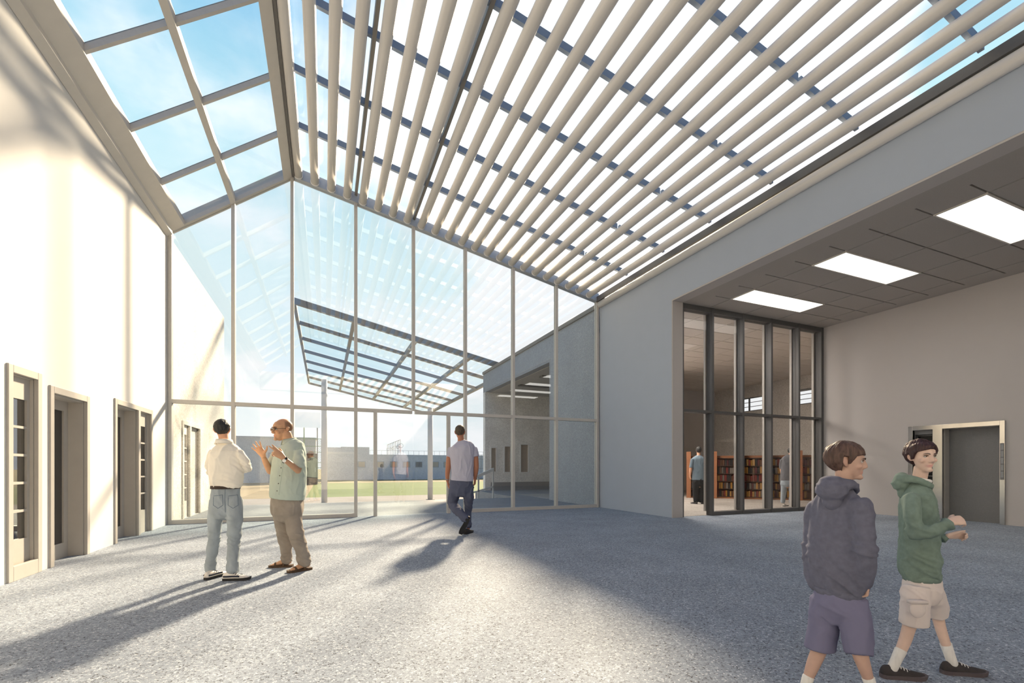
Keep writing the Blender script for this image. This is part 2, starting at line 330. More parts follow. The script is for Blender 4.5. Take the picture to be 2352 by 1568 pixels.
for k, (a, b) in enumerate(win):
    w = struct(empty('window_%d' % (5+k)), 'high strip window in the library wall')
    q = [(19.34, 19.4, a, b, 3.95, 3.99), (19.34, 19.4, a, b, 4.58, 4.62), (19.34, 19.4, a, a+.04, 3.99, 4.58), (19.34, 19.4, b-.04, b, 3.99, 4.58)]
    if b-a > 1.5: q.append((19.34, 19.4, (a+b)/2-.03, (a+b)/2+.03, 3.99, 4.58))
    for z in (4.18, 4.39): q.append((19.35, 19.39, a+.04, b-.04, z-.012, z+.012))
    obj('window_frame', BX(*q), m_darkf, w); obj('pane', BX(19.42, 19.43, a, b, 3.95, 4.62), m_glr, w)
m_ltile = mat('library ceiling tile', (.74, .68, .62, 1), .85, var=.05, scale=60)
bm = bmesh.new(); x = 8.02; X = [8.02+1.2*k for k in range(12)]; Y = [8.76+.6433*k for k in range(16)]
for i in range(len(X)-1):
    for j in range(len(Y)-1):
        box(bm, X[i]+.012, X[i+1]-.012, Y[j]+.012, Y[j+1]-.012, 5.2, 5.33)
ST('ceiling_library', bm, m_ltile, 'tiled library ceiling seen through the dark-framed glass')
for k, (x, y) in enumerate([(8.9, 10.9), (9.7, 12.2), (9.0, 13.4), (11.4, 13.6)]):  # panels added out of camera view to brighten the library
    t = tag(empty('library_fill_light', (x, y, 5.2)), 'flat fill light panel added out of view in the library ceiling', 'ceiling light', 'added library fill lights')
    obj('frame', BX((-.62, .62, -.3, -.28, -.02, 0), (-.62, .62, .28, .3, -.02, 0), (-.62, -.6, -.28, .28, -.02, 0), (.6, .62, -.28, .28, -.02, 0)), m_beam, t)
    obj('diffuser', BX(-.6, .6, -.28, .28, -.015, -.001), m_fill, t)
d = struct(empty('door_4'), 'wide cased doorway panel on the library back wall')
obj('casing', BX((16.9, 17.0, 18.12, 18.2, 0, 2.2), (18.0, 18.1, 18.12, 18.2, 0, 2.2), (17.0, 18.0, 18.12, 18.2, 2.1, 2.2)), m_tan, d)
obj('leaf', BX(17.0, 18.0, 18.16, 18.2, 0, 2.1), m_walla, d)
# lift doorway
t = tag(empty('elevator_doorway', (AX, 5.6, 0)), 'wide brushed steel framed lift doorway in the alcove wall behind the boys', 'elevator')
A = lambda y: y-5.6
obj('frame', BX((-.03, .06, A(4.80), A(EL0), 0, 2.2), (-.03, .06, A(EL1), A(NI0), 0, 2.2), (-.03, .06, A(NI1), A(6.5), 0, 2.2), (-.03, .06, A(EL0), A(EL1), 2.1, 2.2), (-.03, .06, A(NI0), A(NI1), 2.1, 2.2)), m_steel, t, bevel=.003)
obj('jamb', BX((.06, .26, A(EL1)-.012, A(EL1), 0, 2.1), (.06, .26, A(EL0), A(EL0)+.012, 0, 2.1), (.06, .26, A(EL0)+.012, A(EL1)-.012, 2.09, 2.1)), m_tan, t)
obj('door', BX(.24, .3, A(EL0), A(EL1), 0, 2.1), m_edoor, t)
obj('niche', BX((.06, .24, A(NI0), A(NI0)+.012, 0, 2.1), (.06, .24, A(NI1)-.012, A(NI1), 0, 2.1), (.06, .24, A(NI0)+.012, A(NI1)-.012, 2.0, 2.1), (.2, .3, A(NI0), A(NI1), 0, 2.1)), m_edoor, t)
sc = obj('display', BX(.18, .2, A(NI0)+.012, A(NI1)-.012, .55, 1.96), m_black, t)
obj('divider', BX((.165, .18, A(NI0)+.012, A(NI1)-.012, 1.36, 1.375), (.165, .18, A(NI0)+.012, A(NI1)-.012, 1.0, 1.01)), m_steel, sc)
pn = obj('call_panel', BX(-.038, -.03, A(4.81), A(4.87), .95, 1.72), m_edoor, t)
for k in range(5): obj('button_plate', BX(-.043, -.038, A(4.815), A(4.855), 1.0+.145*k, 1.12+.145*k), mat('panel grey', (.30, .31, .32, 1), .4), pn)
# ------------------------------------------------------------------ glass wall
MX = [-3.03, -1.87, -.69, .71, 2.11, 3.49, 4.88, 6.24, 7.63]
cw = struct(empty('window_1'), 'glass wall at the end of the hall in slim grey mullions')
MW = .036
for i, x in enumerate(MX):
    z0 = 2.66 if i == 4 else 0
    obj('mullion', BX(x-MW, x+MW, CY-.07, CY+.06, z0, roofz(x)+.02), m_frame, cw)
for i in range(8):
    a, b = MX[i]+MW, MX[i+1]-MW
    obj('transom', BX(a, b, CY-.065, CY+.055, 2.58, 2.66), m_frame, cw)
    top = [(a, CY-.012, 2.66), (b, CY-.012, 2.66), (b, CY-.012, roofz(b)), (a, CY-.012, roofz(a))]
    obj('pane', PR(top, (0, .02, 0)), m_gl, cw)
    if i in (0, 1, 2, 5, 6, 7):
        obj('sill', BX(a, b, CY-.065, CY+.055, 0, .09), m_frame, cw)
        obj('pane', BX(a, b, CY-.012, CY+.008, .09, 2.58), m_gl, cw)
for x in (1.17, 3.03): obj('door_jamb', BX(x-.04, x+.04, CY-.065, CY+.055, 0, 2.58), m_frame, cw)
obj('pane', BX(MX[3]+MW, 1.13, CY-.012, CY+.008, .01, 2.58), m_gl, cw); obj('pane', BX(3.07, MX[5]-MW, CY-.012, CY+.008, .01, 2.58), m_gl, cw)
obj('glass_door', BX(1.21, 2.095, CY-.012, CY+.004, .012, 2.575), m_gl, cw); obj('glass_door', BX(2.105, 2.99, CY-.012, CY+.004, .012, 2.575), m_gl, cw)
# end rafters under the glass roof
for (xa, xb, f) in ((LX+.02, RIX, pl), (RIX, RX-.05, pr)):
    obj('end_rafter', PR([(xa, CY-.10, f(xa)), (xb, CY-.10, f(xb)), (xb, CY-.10, f(xb)+.24), (xa, CY-.10, f(xa)+.24)], (0, .17, 0)), m_alu if xa > -1 else m_frame, cw)
# ------------------------------------------------------------------ glass roof
YB = [10.12-1.43*k for k in range(10)]      # cross bars
YEND = BY
r1 = struct(empty('window_2'), 'left glass roof slope above the white wall')
def slopebeam(xa, xb, f, y0, y1, lo, hi): return PR([(xa, y0, f(xa)+lo), (xb, y0, f(xb)+lo), (xb, y0, f(xb)+hi), (xa, y0, f(xa)+hi)], (0, y1-y0, 0))
obj('eave_beam', slopebeam(LX+.005, -2.76, pl, YEND, CY-.10, -.03, .10), m_beam, r1)
obj('eave_fascia', slopebeam(LX+.005, LX+.10, pl, YEND, CY-.10, -.10, -.03), m_beam, r1)
obj('ridge_beam', slopebeam(-.86, RIX-.005, pl, YEND, CY-.10, -.02, .10), m_beam, r1)
obj('rafter', slopebeam(-1.905, -1.82, pl, YEND, CY-.10, -.03, .10), m_beam, r1)
for y in YB:
    for a, b in ((-2.76, -1.905), (-1.82, -.86)): obj('glazing_bar', slopebeam(a, b, pl, y-.025, y+.03, -.01, .10), m_frame, r1)
ye = [CY-.10]+YB+[YEND]
for j in range(len(ye)-1):
    for a, b in ((-2.76, -1.905), (-1.82, -.86)): obj('pane', slopebeam(a, b, pl, ye[j+1]+.035, ye[j]-.025, .085, .098), m_glr, r1)
r2 = struct(empty('window_3'), 'long glass roof slope above the tubular louvers')
obj('ridge_beam', slopebeam(RIX, RIX+.05, pr, YEND, CY-.10, -.02, .30), m_darkf, r2)
for x in MX[3:5]: obj('rafter', slopebeam(x-.03, x+.03, pr, YEND, CY-.10, .155, .30), m_raft if x < 2.2 else m_alu, r2)
XR = [RIX+.05]+MX[3:8]+[RX-.13]
for y in YB:
    for i in range(6): obj('purlin', slopebeam(XR[i]+(.03 if i else 0), XR[i+1]-(.03 if i < 5 else 0), pr, y-.03, y+.03, .18, .30), m_purl, r2)
for j in range(len(ye)-1):
    for i in range(6): obj('pane', slopebeam(XR[i], XR[i+1], pr, ye[j+1]+.01, ye[j]-.01, .302, .316), m_glr, r2)
# louvers: long oval tubes under the right slope
def louver_mesh():
    bm = bmesh.new(); n = 20; ra, rb = .093, .088; rr = []
    for y in (-2.0, 3, 8, 11.56):
        rr.append([bm.verts.new((ra*math.cos(2*PI*i/n), y, rb*math.sin(2*PI*i/n))) for i in range(n)])
    for a, b in zip(rr, rr[1:]):
        for i in range(n): bm.faces.new((a[i], a[(i+1) % n], b[(i+1) % n], b[i]))
    bm.faces.new(rr[0]); bm.faces.new(rr[-1]); return bm
def cap_mesh():
    bm = bmesh.new(); n = 20; rr = []
    for y, k in ((11.555, 1.07), (11.59, 1.07), (11.592, .9)):
        rr.append([bm.verts.new((.093*k*math.cos(2*PI*i/n), y, .088*k*math.sin(2*PI*i/n))) for i in range(n)])
    for a, b in zip(rr, rr[1:]):
        for i in range(n): bm.faces.new((a[i], a[(i+1) % n], b[(i+1) % n], b[i]))
    bm.faces.new(rr[0]); bm.faces.new(rr[-1]); return bm
lv = None; G1 = 'tubular louvers under the glass roof'
for k in range(23):
    x = -.56+.3563*k
    lab = 'off-white tubular louver under the glass roof, ' + ('nearest the roof ridge' if k == 0 else ('nearest the right wall' if k == 22 else ('%s from the roof ridge' % ORD[k] if k < 12 else '%s from the right wall' % ORD[22-k])))
    if lv is None:
        lv = obj('louver', louver_mesh(), m_louver, smooth=True); cap = obj('end_cap', cap_mesh(), m_cap, lv, smooth=True); o = lv
        for p in lv.data.polygons: p.use_smooth = len(p.vertices) == 4
    else:
        o = lv.copy(); COL.objects.link(o); c = cap.copy(); COL.objects.link(c); c.parent = o
    o.location = (x, 0, pr(x)+.065); tag(o, lab, 'louver', G1)
# ------------------------------------------------------------------ courtyard outside the glass
ST('terrace', BX((-3.4, RX, CY+.06, 16.7, -1.5, -.005), (RX, 13.4, 14.8, 22.5, -1.5, -.005), (RX, RX+.32, CY+.06, 14.8, -1.5, -.005), (RX-.5, RX, 16.7, 22.3, -1.5, -.005)), m_terr, 'grey paved terrace outside the glass wall')
bm = wall_y(LX-.4, LX, CY+.06, 17.5, EZ, [(12.69, 13.37, 2.31), (13.37, 14.39, 2.31)], z0=0); box(bm, LX-.4, LX, CY+.06, 17.5, -1.5, 0); box(bm, LX-.42, LX-.38, 12.6, 14.5, 0, 2.4)
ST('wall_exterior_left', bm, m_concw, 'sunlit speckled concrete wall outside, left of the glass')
d = struct(empty('door_6'), 'recessed doorway in the sunlit concrete wall outside')
obj('casing', BX((LX-.02, LX+.025, 12.69, 12.79, 0, 2.31), (LX-.02, LX+.025, 14.29, 14.39, 0, 2.31), (LX-.02, LX+.025, 13.31, 13.43, 0, 2.225), (LX-.02, LX+.025, 12.79, 14.29, 2.225, 2.31)), m_concw, d)
obj('leaf', BX(LX-.10, LX-.06, 13.43, 14.29, 0, 2.225), m_concw, d)
obj('sidelight', BX((LX-.06, LX-.03, 12.79, 12.84, 0, 2.225), (LX-.06, LX-.03, 13.26, 13.31, 0, 2.225), (LX-.06, LX-.03, 12.84, 13.26, 0, .4), (LX-.06, LX-.03, 12.84, 13.26, 2.0, 2.225), *[(LX-.06, LX-.03, 12.84, 13.26, .7+.32*k, .73+.32*k) for k in range(4)], (LX-.12, LX-.06, 12.79, 13.31, 0, 2.225)), m_concw, d)
q = [(RX, RX+.3, CY+.06, 14.95, 0, 6.05), (RX, RX+.3, 14.95, 22.5, 5.10, 6.05), (13.2, 13.4, 18.5, 22.5, 0, 5.1)]
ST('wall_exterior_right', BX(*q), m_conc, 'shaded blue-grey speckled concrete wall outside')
ST('trim_3', BX(RX-.05, RX+.35, CY+.06, 22.5, 6.05, 6.18), mat('dark coping', (.16, .155, .15, 1), .6), 'dark coping on the outside concrete wall')
ST('ceiling_porch', BX(RX+.3, 13.4, 14.95, 22.5, 5.08, 5.3), mat('porch soffit', (.5, .49, .47, 1), .8, var=.05, scale=30), 'grey soffit of the outside porch')
bm = bmesh.new(); WN = [(8.01, 8.34, .95, 2.24), (8.76, 9.16, .93, 2.33), (9.69, 10.2, .92, 2.44)]; x = RX
for a, b, z0, z1 in WN:
    box(bm, x, a, 22.2, 22.5, 0, 5.1); box(bm, a, b, 22.2, 22.5, 0, z0); box(bm, a, b, 22.2, 22.5, z1, 5.1); x = b
box(bm, x, 13.4, 22.2, 22.5, 0, 5.1)
ST('wall_porch_back', bm, speckle('porch plaster', (.88, .86, .83), grey(.7), grey(.95), 30, rough=.85), 'pale speckled back wall of the outside porch')
for k, (a, b, z0, z1) in enumerate(WN):
    w = struct(empty('window_%d' % (10+k)), ['narrow', 'middle', 'widest'][k]+' upright window in the outside porch wall')
    obj('window_frame', BX((a-.03, a+.03, 22.17, 22.24, z0-.03, z1+.03), (b-.03, b+.03, 22.17, 22.24, z0-.03, z1+.03), (a+.03, b-.03, 22.17, 22.24, z1-.03, z1+.03), (a+.03, b-.03, 22.17, 22.24, z0-.03, z0+.03)), m_cap, w)
    obj('pane', BX(a, b, 22.38, 22.4, z0, z1), mat('tan blind', (.42, .35, .28, 1), .7), w)
ST('trim_4', BX(RX+.3, 13.2, 22.14, 22.2, 0, .42), mat('grey plinth', (.30, .29, .29, 1), .8), 'grey plinth under the outside porch windows')
for k, (x, y) in enumerate([(9.2, 17.2), (9.2, 19.5), (11.6, 17.2)]):
    t = tag(empty('porch_light', (x, y, 5.08)), 'dark unlit ceiling strip under the outside porch soffit', 'ceiling light', 'unlit porch ceiling strips')
    obj('housing', BX(-.75, .75, -.16, .16, -.06, 0), m_darkf, t); obj('lens', BX(-.7, .7, -.12, .12, -.07, -.06), mat('grey lens', (.25, .25, .25, 1), .4), t)
# steel canopy further out, on two columns
t = tag(empty('steel_canopy', (0, 21, 0)), 'open dark steel canopy frame standing on two columns beyond the glass wall', 'canopy')
m_can = mat('canopy steel', (.29, .265, .235, 1), .5, var=.1, scale=3)
YC = [21+2.83*k for k in range(8)]
for k, y in enumerate(YC):
    h = .22 if k == 0 else .12
    obj('purlin', slopebeam(-1.16, 8.7, pr, y-21-.07, y-21+.07, 0, h+.04), m_can, t)
for x in (-1.16, 1.2, 3.9, 6.5, 8.7): obj('rafter', slopebeam(x-.07, x+.07, pr, .07, 19.81-.07, 0, .18), m_can, t)
for j in range(7): obj('pane', slopebeam(-1.09, 8.63, pr, YC[j]-21+.08, YC[j+1]-21-.08, .19, .20), m_glc, t)
m_colm = mat('column paint', (.80, .76, .70, 1), .6, var=.03)
for k, (x, y, r) in enumerate(((0, 36.9, .21), (8.14, 37.4, .21))):
    bm = bmesh.new(); rod(bm, (0, 0, 0), (0, 0, pr(x)+1.5), r, 24)
    o = tag(obj('column', bm, m_colm, smooth=True), ['round canopy column left of the glass doors, behind the gesturing man', 'pale round canopy column seen through the glass doors'][k], 'column', 'canopy columns'); o.location = (x, y, -1.5)
    for p in o.data.polygons: p.use_smooth = len(p.vertices) == 4
    obj('base_plate', BX(-.3, .3, -.3, .3, 0, .04), m_can, o)
# ground far out
m_asph = mat('asphalt', (.22, .215, .21, 1), .9, var=.18, scale=.5, stretch=(.25, 1.6, 1))
m_grass = mat('lawn grass', S(72, 100, 26), .9, var=.28, scale=1.6, stretch=(.4, 1.5, 1), bump=.3)
m_dirt = mat('dry dirt', S(128, 116, 86), .9, var=.15, scale=.7)
m_dry = mat('dry grass', S(130, 124, 84), .9, var=.2, scale=.8)
ST('plaza', BX(-60, 120, 16.7, 44, -1.8, -1.5), m_asph, 'grey asphalt beyond the terrace')
ST('lawn', BX(-1.5, 120, 44, 82, -1.8, -1.5), m_grass, 'green lawn beyond the asphalt')
ST('dirt_yard', BX((-60, -1.5, 44, 82, -1.8, -1.5), (-60, 120, 82, 86, -1.8, -1.5)), m_dirt, 'tan dirt yard')
ST('far_ground', BX((-300, 400, 86, 600, -1.8, -1.5), (-300, -60, 16.7, 86, -1.8, -1.5), (120, 400, 16.7, 86, -1.8, -1.5)), m_dry)
ST('lawn_patch', BX(-2.6, -.7, 17.5, 20.5, -1.5, -1.44), m_grass)
# low grey building with windows across the lawn
b = tag(empty('low_building', (0, 100, -1.5)), 'long low blue-grey concrete building with a row of small windows across the lawn', 'building')
m_bld = speckle('grey block wall', (.74, .75, .77), grey(.66), grey(.82), 12, rough=.9, mott=.05)
obj('wall', BX(.4, 40, 0, 12, 0, 5.37), m_bld, b); obj('upper_storey', BX((.4, 8.8, 0, 12, 5.37, 6.75), (3.2, 8.8, .0, 12, 6.75, 6.9)), m_bld, b)
obj('clerestory', BX(.6, 6.0, -.05, 0, 5.45, 5.85), m_cap, b)
for k, (x0, x1) in enumerate(((6.58, 7.89), (10.45, 11.71), (13.16, 14.54), (15.84, 17.25), (18.57, 19.91), (22.34, 23.6), (24.9, 26.2), (28, 29.3))):
    f = obj('window', BX((x0-.12, x0, -.08, .02, 2.6, 3.92), (x1, x1+.12, -.08, .02, 2.6, 3.92), (x0, x1, -.08, .02, 3.8, 3.92), (x0, x1, -.08, .02, 2.6, 2.72)), m_alu, b)
    obj('pane', BX(x0, x1, -.03, 0, 2.72, 3.8), mat('tan shade', S(206, 190, 165), .7) if k != 4 else m_edoor, f)
bm = bmesh.new(); x = 9
while x <= 40: rod(bm, (x, .3, 5.37), (x, .3, 6.25), .03, 6); x += 1.15
rod(bm, (8.8, .3, 6.25), (40, .3, 6.25), .03, 6); obj('roof_railing', bm, m_alu, b)
m_sgn = mat('sign steel', (.18, .2, .19, 1), .5)
t = tag(empty('rooftop_sign', (14, 100.8, 3.87)), 'slanted rooftop lattice of steel posts carrying wire letter rings', 'sign')
for k in range(9):
    x = -1.38+2.75*k/8; bm = bmesh.new(); rod(bm, (x, 0, 0), (x, 0, 2.12+1.19*k/8), .045, 6); obj('post', bm, m_sgn, t)
bm = bmesh.new(); rod(bm, (-1.4, 0, 2.12), (1.4, 0, 3.33), .045, 6); obj('top_rail', bm, m_sgn, t)
def ring(bm, c, r, th, n=20, arc=2*PI, a0=0):
    pts = [V(c)+V((r*math.cos(a0+arc*i/n), 0, r*math.sin(a0+arc*i/n))) for i in range(n+1)]
    for p, q in zip(pts, pts[1:]): rod(bm, p, q, th, 5)
for i, (x, kind) in enumerate(((-1.3, 'C'), (-.85, 'I'), (-.55, 'N'), (-.1, 'S'), (.35, 'T'), (.8, 'O'), (1.5, 'O'))):
    bm = bmesh.new(); z = 1.15+.4*(x+1.4)/2.8*1.6; h = .34
    if kind == 'C': ring(bm, (x, -.1, z), h*.8, .03, 14, PI*1.5, PI*.25)
    elif kind == 'O': ring(bm, (x, -.1, z+(.2 if i == 6 else 0)), h*(1.35 if i == 6 else .85), .03)
    elif kind == 'I': rod(bm, (x, -.1, z-h), (x, -.1, z+h), .03, 5)
    elif kind == 'N': rod(bm, (x-.15, -.1, z-h), (x-.15, -.1, z+h), .03, 5); rod(bm, (x+.15, -.1, z-h), (x+.15, -.1, z+h), .03, 5); rod(bm, (x-.15, -.1, z+h), (x+.15, -.1, z-h), .03, 5)
    elif kind == 'S': ring(bm, (x, -.1, z+h/2), h/2, .03, 10, PI*1.4, .2); ring(bm, (x, -.1, z-h/2), h/2, .03, 10, PI*1.4, PI+.2)
    else: rod(bm, (x, -.1, z-h), (x, -.1, z+h), .03, 5); rod(bm, (x-.2, -.1, z+h), (x+.2, -.1, z+h), .03, 5)
    zb = z-h*.8 if kind == 'C' else (z+(.2-h*1.35 if i == 6 else -h*.85) if kind == 'O' else z)
    rod(bm, (x, -.1, zb), (x, .05, zb), .02, 5)
    obj('letter', bm, m_sgn, t)
for k, x in enumerate((17.0, 18.25)):
    o = tag(empty('bollard', (x, 98, -1.5)), ['left', 'right'][k]+' one of two squat grey bollards before the low building', 'bollard', 'bollards')
    obj('shaft', BX(-.27, .27, -.27, .27, 0, 1.75), m_bld, o); obj('cap', BX(-.3, .3, -.3, .3, 1.75, 1.85), m_colm, o)
# taller plain block and gate at the left of the yard
b = tag(empty('concrete_block_building', (-7, 88, -1.5)), 'plain pale concrete block behind the gesturing hands', 'building')
obj('wall', BX(-7, 5.6, 0, 6, 0, 7.75), speckle('pale block wall', (.78, .77, .75), grey(.7), grey(.84), 16, rough=.9, mott=.05), b)
obj('coping', BX(-7.1, 5.7, -.1, 6.1, 7.75, 7.95), m_bld, b)
obj('doorway', BX((-1.9, -1.7, -.08, 0, 0, 5.2), (-.9, -.7, -.08, 0, 0, 5.2), (-1.7, -.9, -.08, 0, 5.0, 5.2)), m_alu, b)
t = tag(empty('yard_gate', (-2, 76, -1.5)), 'tall dark solid gate under a white overhead panel, chain-link on both sides', 'gate')
obj('gate_leaf', BX(-.83, .95, -.06, .06, 0, 4.8), mat('charcoal sheet', (.075, .075, .075, 1), .6), t)
bm = bmesh.new(); rod(bm, (.7, -.12, 1.9), (.7, -.12, 2.6), .03, 6); obj('handle', bm, m_cap, t)
m_mesh = mat('fence wire', (.32, .35, .30, 1), .6); m_green = mat('green post', S(120, 160, 100), .6)
for k, x in enumerate((-2.1, -.86, 1.0, 1.6)):
    bm = bmesh.new(); rod(bm, (x, 0, 0), (x, 0, 8.75 if k in (1, 2) else 7.1), .07, 8); obj('post', bm, m_green if k in (0, 1) else m_darkf, t)
for x0, z in ((-2.1, 5.0), (-2.1, 5.9), (-2.1, 7.05), (1.0, 2.6), (1.0, 3.4)):
    bm = bmesh.new(); rod(bm, (x0, 0, z), (1.6, 0, z), .04, 6); obj('rail', bm, m_green, t)
bm = bmesh.new()
def lattice(x0, x1, z0, z1, s):
    n = int((x1-x0+z1-z0)/s)
    for i in range(1, n):
        c = i*s
        a = (x0+min(c, x1-x0), z0+max(0, c-(x1-x0))); b_ = (x0+max(0, c-(z1-z0)), z0+min(c, z1-z0))
        rod(bm, (a[0], 0, a[1]), (b_[0], 0, b_[1]), .012, 4)
        rod(bm, (x0+x1-a[0], 0, a[1]), (x0+x1-b_[0], 0, b_[1]), .012, 4)
lattice(-2.1, -.86, .1, 7.05, .28); lattice(-.86, 1.0, 4.85, 7.05, .28); lattice(1.0, 1.6, .1, 7.05, .28)
obj('chain_link', bm, m_mesh, t)
obj('overhead_panel', BX(-2.1, 1.45, -.03, .03, 8.75, 11.1), glass('pale frosted panel', .04, (.90, .915, .92, 1)), t)
# fence at the far right of the yard
t = tag(empty('steel_fence', (32, 92, -1.5)), 'thin steel picket fence beside the porch, behind the walking man', 'fence')
for k in range(12):
    bm = bmesh.new(); rod(bm, (-4+k*.75, 0, 0), (-4+k*.75, 0, 5.3), .04, 6); obj('post', bm, m_sgn, t)
for z in (5.3, 4.4, 2.4):
    bm = bmesh.new(); rod(bm, (-4, 0, z), (4.25, 0, z), .035, 6); obj('rail', bm, m_sgn, t)
# ramp railing
t = tag(empty('ramp_railing', (6.2, 18, -1.5)), 'pale flat-topped ramp railing going down past the porch corner', 'railing')
m_rl = mat('pale rail paint', (.52, .55, .58, 1), .5)
obj('top_rail', PR([(-.9, -.05, 2.02), (.42, -.05, 2.55), (.42, -.05, 2.68), (-.9, -.05, 2.15)], (0, .1, 0)), m_rl, t)
obj('mid_rail', PR([(-.9, -.03, 1.52), (.42, -.03, 1.86), (.42, -.03, 1.92), (-.9, -.03, 1.58)], (0, .06, 0)), m_rl, t)
for x, h in ((.4, 2.62), (-.25, 2.34), (-.85, 2.1)): obj('post', BX(x-.03, x+.03, -.03, .03, 0, h), m_rl, t)
# ------------------------------------------------------------------ library bookcases and books
m_wood = mat('orange wood', S(150, 100, 68), .5, var=.12, scale=3, stretch=(1, 1, 14))
m_shelf = mat('dark shelf', S(58, 40, 30), .6)
bkc = [('dark red', S(105, 36, 28)), ('brown', S(88, 58, 38)), ('tan', S(160, 120, 66)), ('black', S(34, 28, 26)), ('maroon', S(78, 32, 34)), ('ochre', S(150, 108, 40)), ('grey', S(110, 102, 94))]
a0, a1 = V((13.35, 14.0, 0)), V((16.6, 10.6, 0)); dv = (a1-a0)/5; rz = math.atan2(dv.y, dv.x); wd = dv.length
cname = ['leftmost bookcase', 'second bookcase from the left', 'middle bookcase', 'second bookcase from the right', 'rightmost bookcase']
bmesh_ = BX(-.5, .5, -.5, .5, 0, 1); bk_mesh = {}
for nm, c in bkc:
    me = bpy.data.meshes.new('book'); bmesh_.to_mesh(me); me.materials.append(mat('book '+nm, c, .6)); bk_mesh[nm] = me
for k in range(5):
    p = a0+dv*(k+.0); t = empty('bookcase', p, rz)
    tag(t, 'brown wooden library '+cname[k]+' behind the dark-framed glass', 'bookcase', 'library bookcases')
    w = wd-.04
    obj('side_panel', BX(0, .16, -.12, .4, 0, 1.82), m_wood, t); obj('side_panel', BX(w-.03, w, 0, .36, 0, 1.56), m_wood, t)
    obj('back_panel', BX(.16, w-.03, .33, .36, 0, 1.66), m_wood, t)
    for j in range(6): obj('shelf', BX(.16, w-.03, .02, .33, .06+.296*j, .085+.296*j), m_shelf, t)
    obj('plinth', BX(.16, w-.03, .03, .33, 0, .06), m_wood, t)
    for j in range(5):
        x = .18
        while x < w-.12:
            tw = random.uniform(.05, .085); h = random.uniform(.20, .262); nm = random.choice(bkc)[0]
            o = bpy.data.objects.new('book', bk_mesh[nm]); COL.objects.link(o)
            loc = p+V((math.cos(rz), math.sin(rz), 0))*(x+tw/2)+V((-math.sin(rz), math.cos(rz), 0))*(.17)
            o.location = (loc.x, loc.y, .085+.296*j); o.rotation_euler = (0, 0, rz); o.scale = (tw*.93, .2, h)
            tag(o, nm+' book on the '+['bottom', 'fourth', 'middle', 'second', 'top'][j]+' shelf of the '+cname[k], 'book', 'library books, '+nm+', '+['bottom', 'fourth', 'middle', 'second', 'top'][j]+' shelf, '+cname[k])
            x += tw+.004
# ================================================================== people
CT, SNT = math.cos(TH), math.sin(TH)
def tube(bm, pts, rad, side, n=18, step=.03, cap='round', ex=2.0):
    """closed tube through pts; rad = (along side, across) at each point; Catmull-Rom in between"""
    pts = [V(p) for p in pts]; rad = [(r, r) if isinstance(r, (int, float)) else r for r in rad]
    P, R = [], []
    m = len(pts)
    for i in range(m-1):
        p0, p1, p2, p3 = pts[max(i-1, 0)], pts[i], pts[i+1], pts[min(i+2, m-1)]
        r0, r1, r2, r3 = rad[max(i-1, 0)], rad[i], rad[i+1], rad[min(i+2, m-1)]
        k = max(2, int((p2-p1).length/step))
        for j in range(k):
            t = j/k
            h = lambda a, b, c, d: .5*((2*b)+(-a+c)*t+(2*a-5*b+4*c-d)*t*t+(-a+3*b-3*c+d)*t**3)
            P.append(V([h(p0[q], p1[q], p2[q], p3[q]) for q in range(3)]))
            R.append([max(.002, h(r0[q], r1[q], r2[q], r3[q])) for q in range(2)])
    P.append(pts[-1]); R.append(list(rad[-1])); side = V(side)
    rings = []; K = len(P)
    T = [(P[min(i+1, K-1)]-P[max(i-1, 0)]).normalized() for i in range(K)]
    if cap == 'round':
        a, b = P[0]-T[0]*min(R[0])*.55, P[-1]+T[-1]*min(R[-1])*.55
        P = [a]+P+[b]; R = [[x*.72 for x in R[0]]]+R+[[x*.72 for x in R[-1]]]; T = [T[0]]+T+[T[-1]]
    for p, r, t in zip(P, R, T):
        s = side-t*side.dot(t)
        if s.length < 1e-4: s = t.orthogonal()
        s.normalize(); b = t.cross(s); rg = []
        for i in range(n):
            c, q = math.cos(2*PI*i/n), math.sin(2*PI*i/n)
            if ex != 2.0: c, q = math.copysign(abs(c)**(2/ex), c), math.copysign(abs(q)**(2/ex), q)
            rg.append(bm.verts.new(p+s*r[0]*c+b*r[1]*q))
        rings.append(rg)
    for a, b in zip(rings, rings[1:]):
        for i in range(n): bm.faces.new((a[i], a[(i+1) % n], b[(i+1) % n], b[i]))
    e = .25 if cap == 'round' else 0
    for rg, p, t, r in ((rings[0], P[0], -T[0], R[0]), (rings[-1], P[-1], T[-1], R[-1])):
        c = bm.verts.new(p+t*min(r)*e)
        for i in range(n): bm.faces.new((rg[i], rg[(i+1) % n], c))
    return bm
def ell(bm, c, r, M=None, n=20):
    m = Matrix.Translation(c) @ (M.to_4x4() if M is not None else Matrix.Identity(4)) @ Matrix.Diagonal((r[0], r[1], r[2], 1))
    bmesh.ops.create_uvsphere(bm, u_segments=n, v_segments=n//2+2, radius=1, matrix=m); return bm
def remesh(bm, voxel, smooth=4):
    bmesh.ops.recalc_face_normals(bm, faces=bm.faces)
    me = bpy.data.meshes.new('tmp'); bm.to_mesh(me); bm.free(); o = bpy.data.objects.new('tmp', me); COL.objects.link(o)
    r = o.modifiers.new('r', 'REMESH'); r.mode = 'VOXEL'; r.voxel_size = voxel; r.use_smooth_shade = True
    if smooth:
        s = o.modifiers.new('s', 'SMOOTH'); s.factor = .5; s.iterations = smooth
    dg = bpy.context.evaluated_depsgraph_get(); out = bpy.data.meshes.new_from_object(o.evaluated_get(dg))
    bpy.data.objects.remove(o); bpy.data.meshes.remove(me)
    out.polygons.foreach_set('use_smooth', [True]*len(out.polygons)); return out
def getv(me):
    a = np.empty(len(me.vertices)*3, np.float32); me.vertices.foreach_get('co', a); return a.reshape(-1, 3)
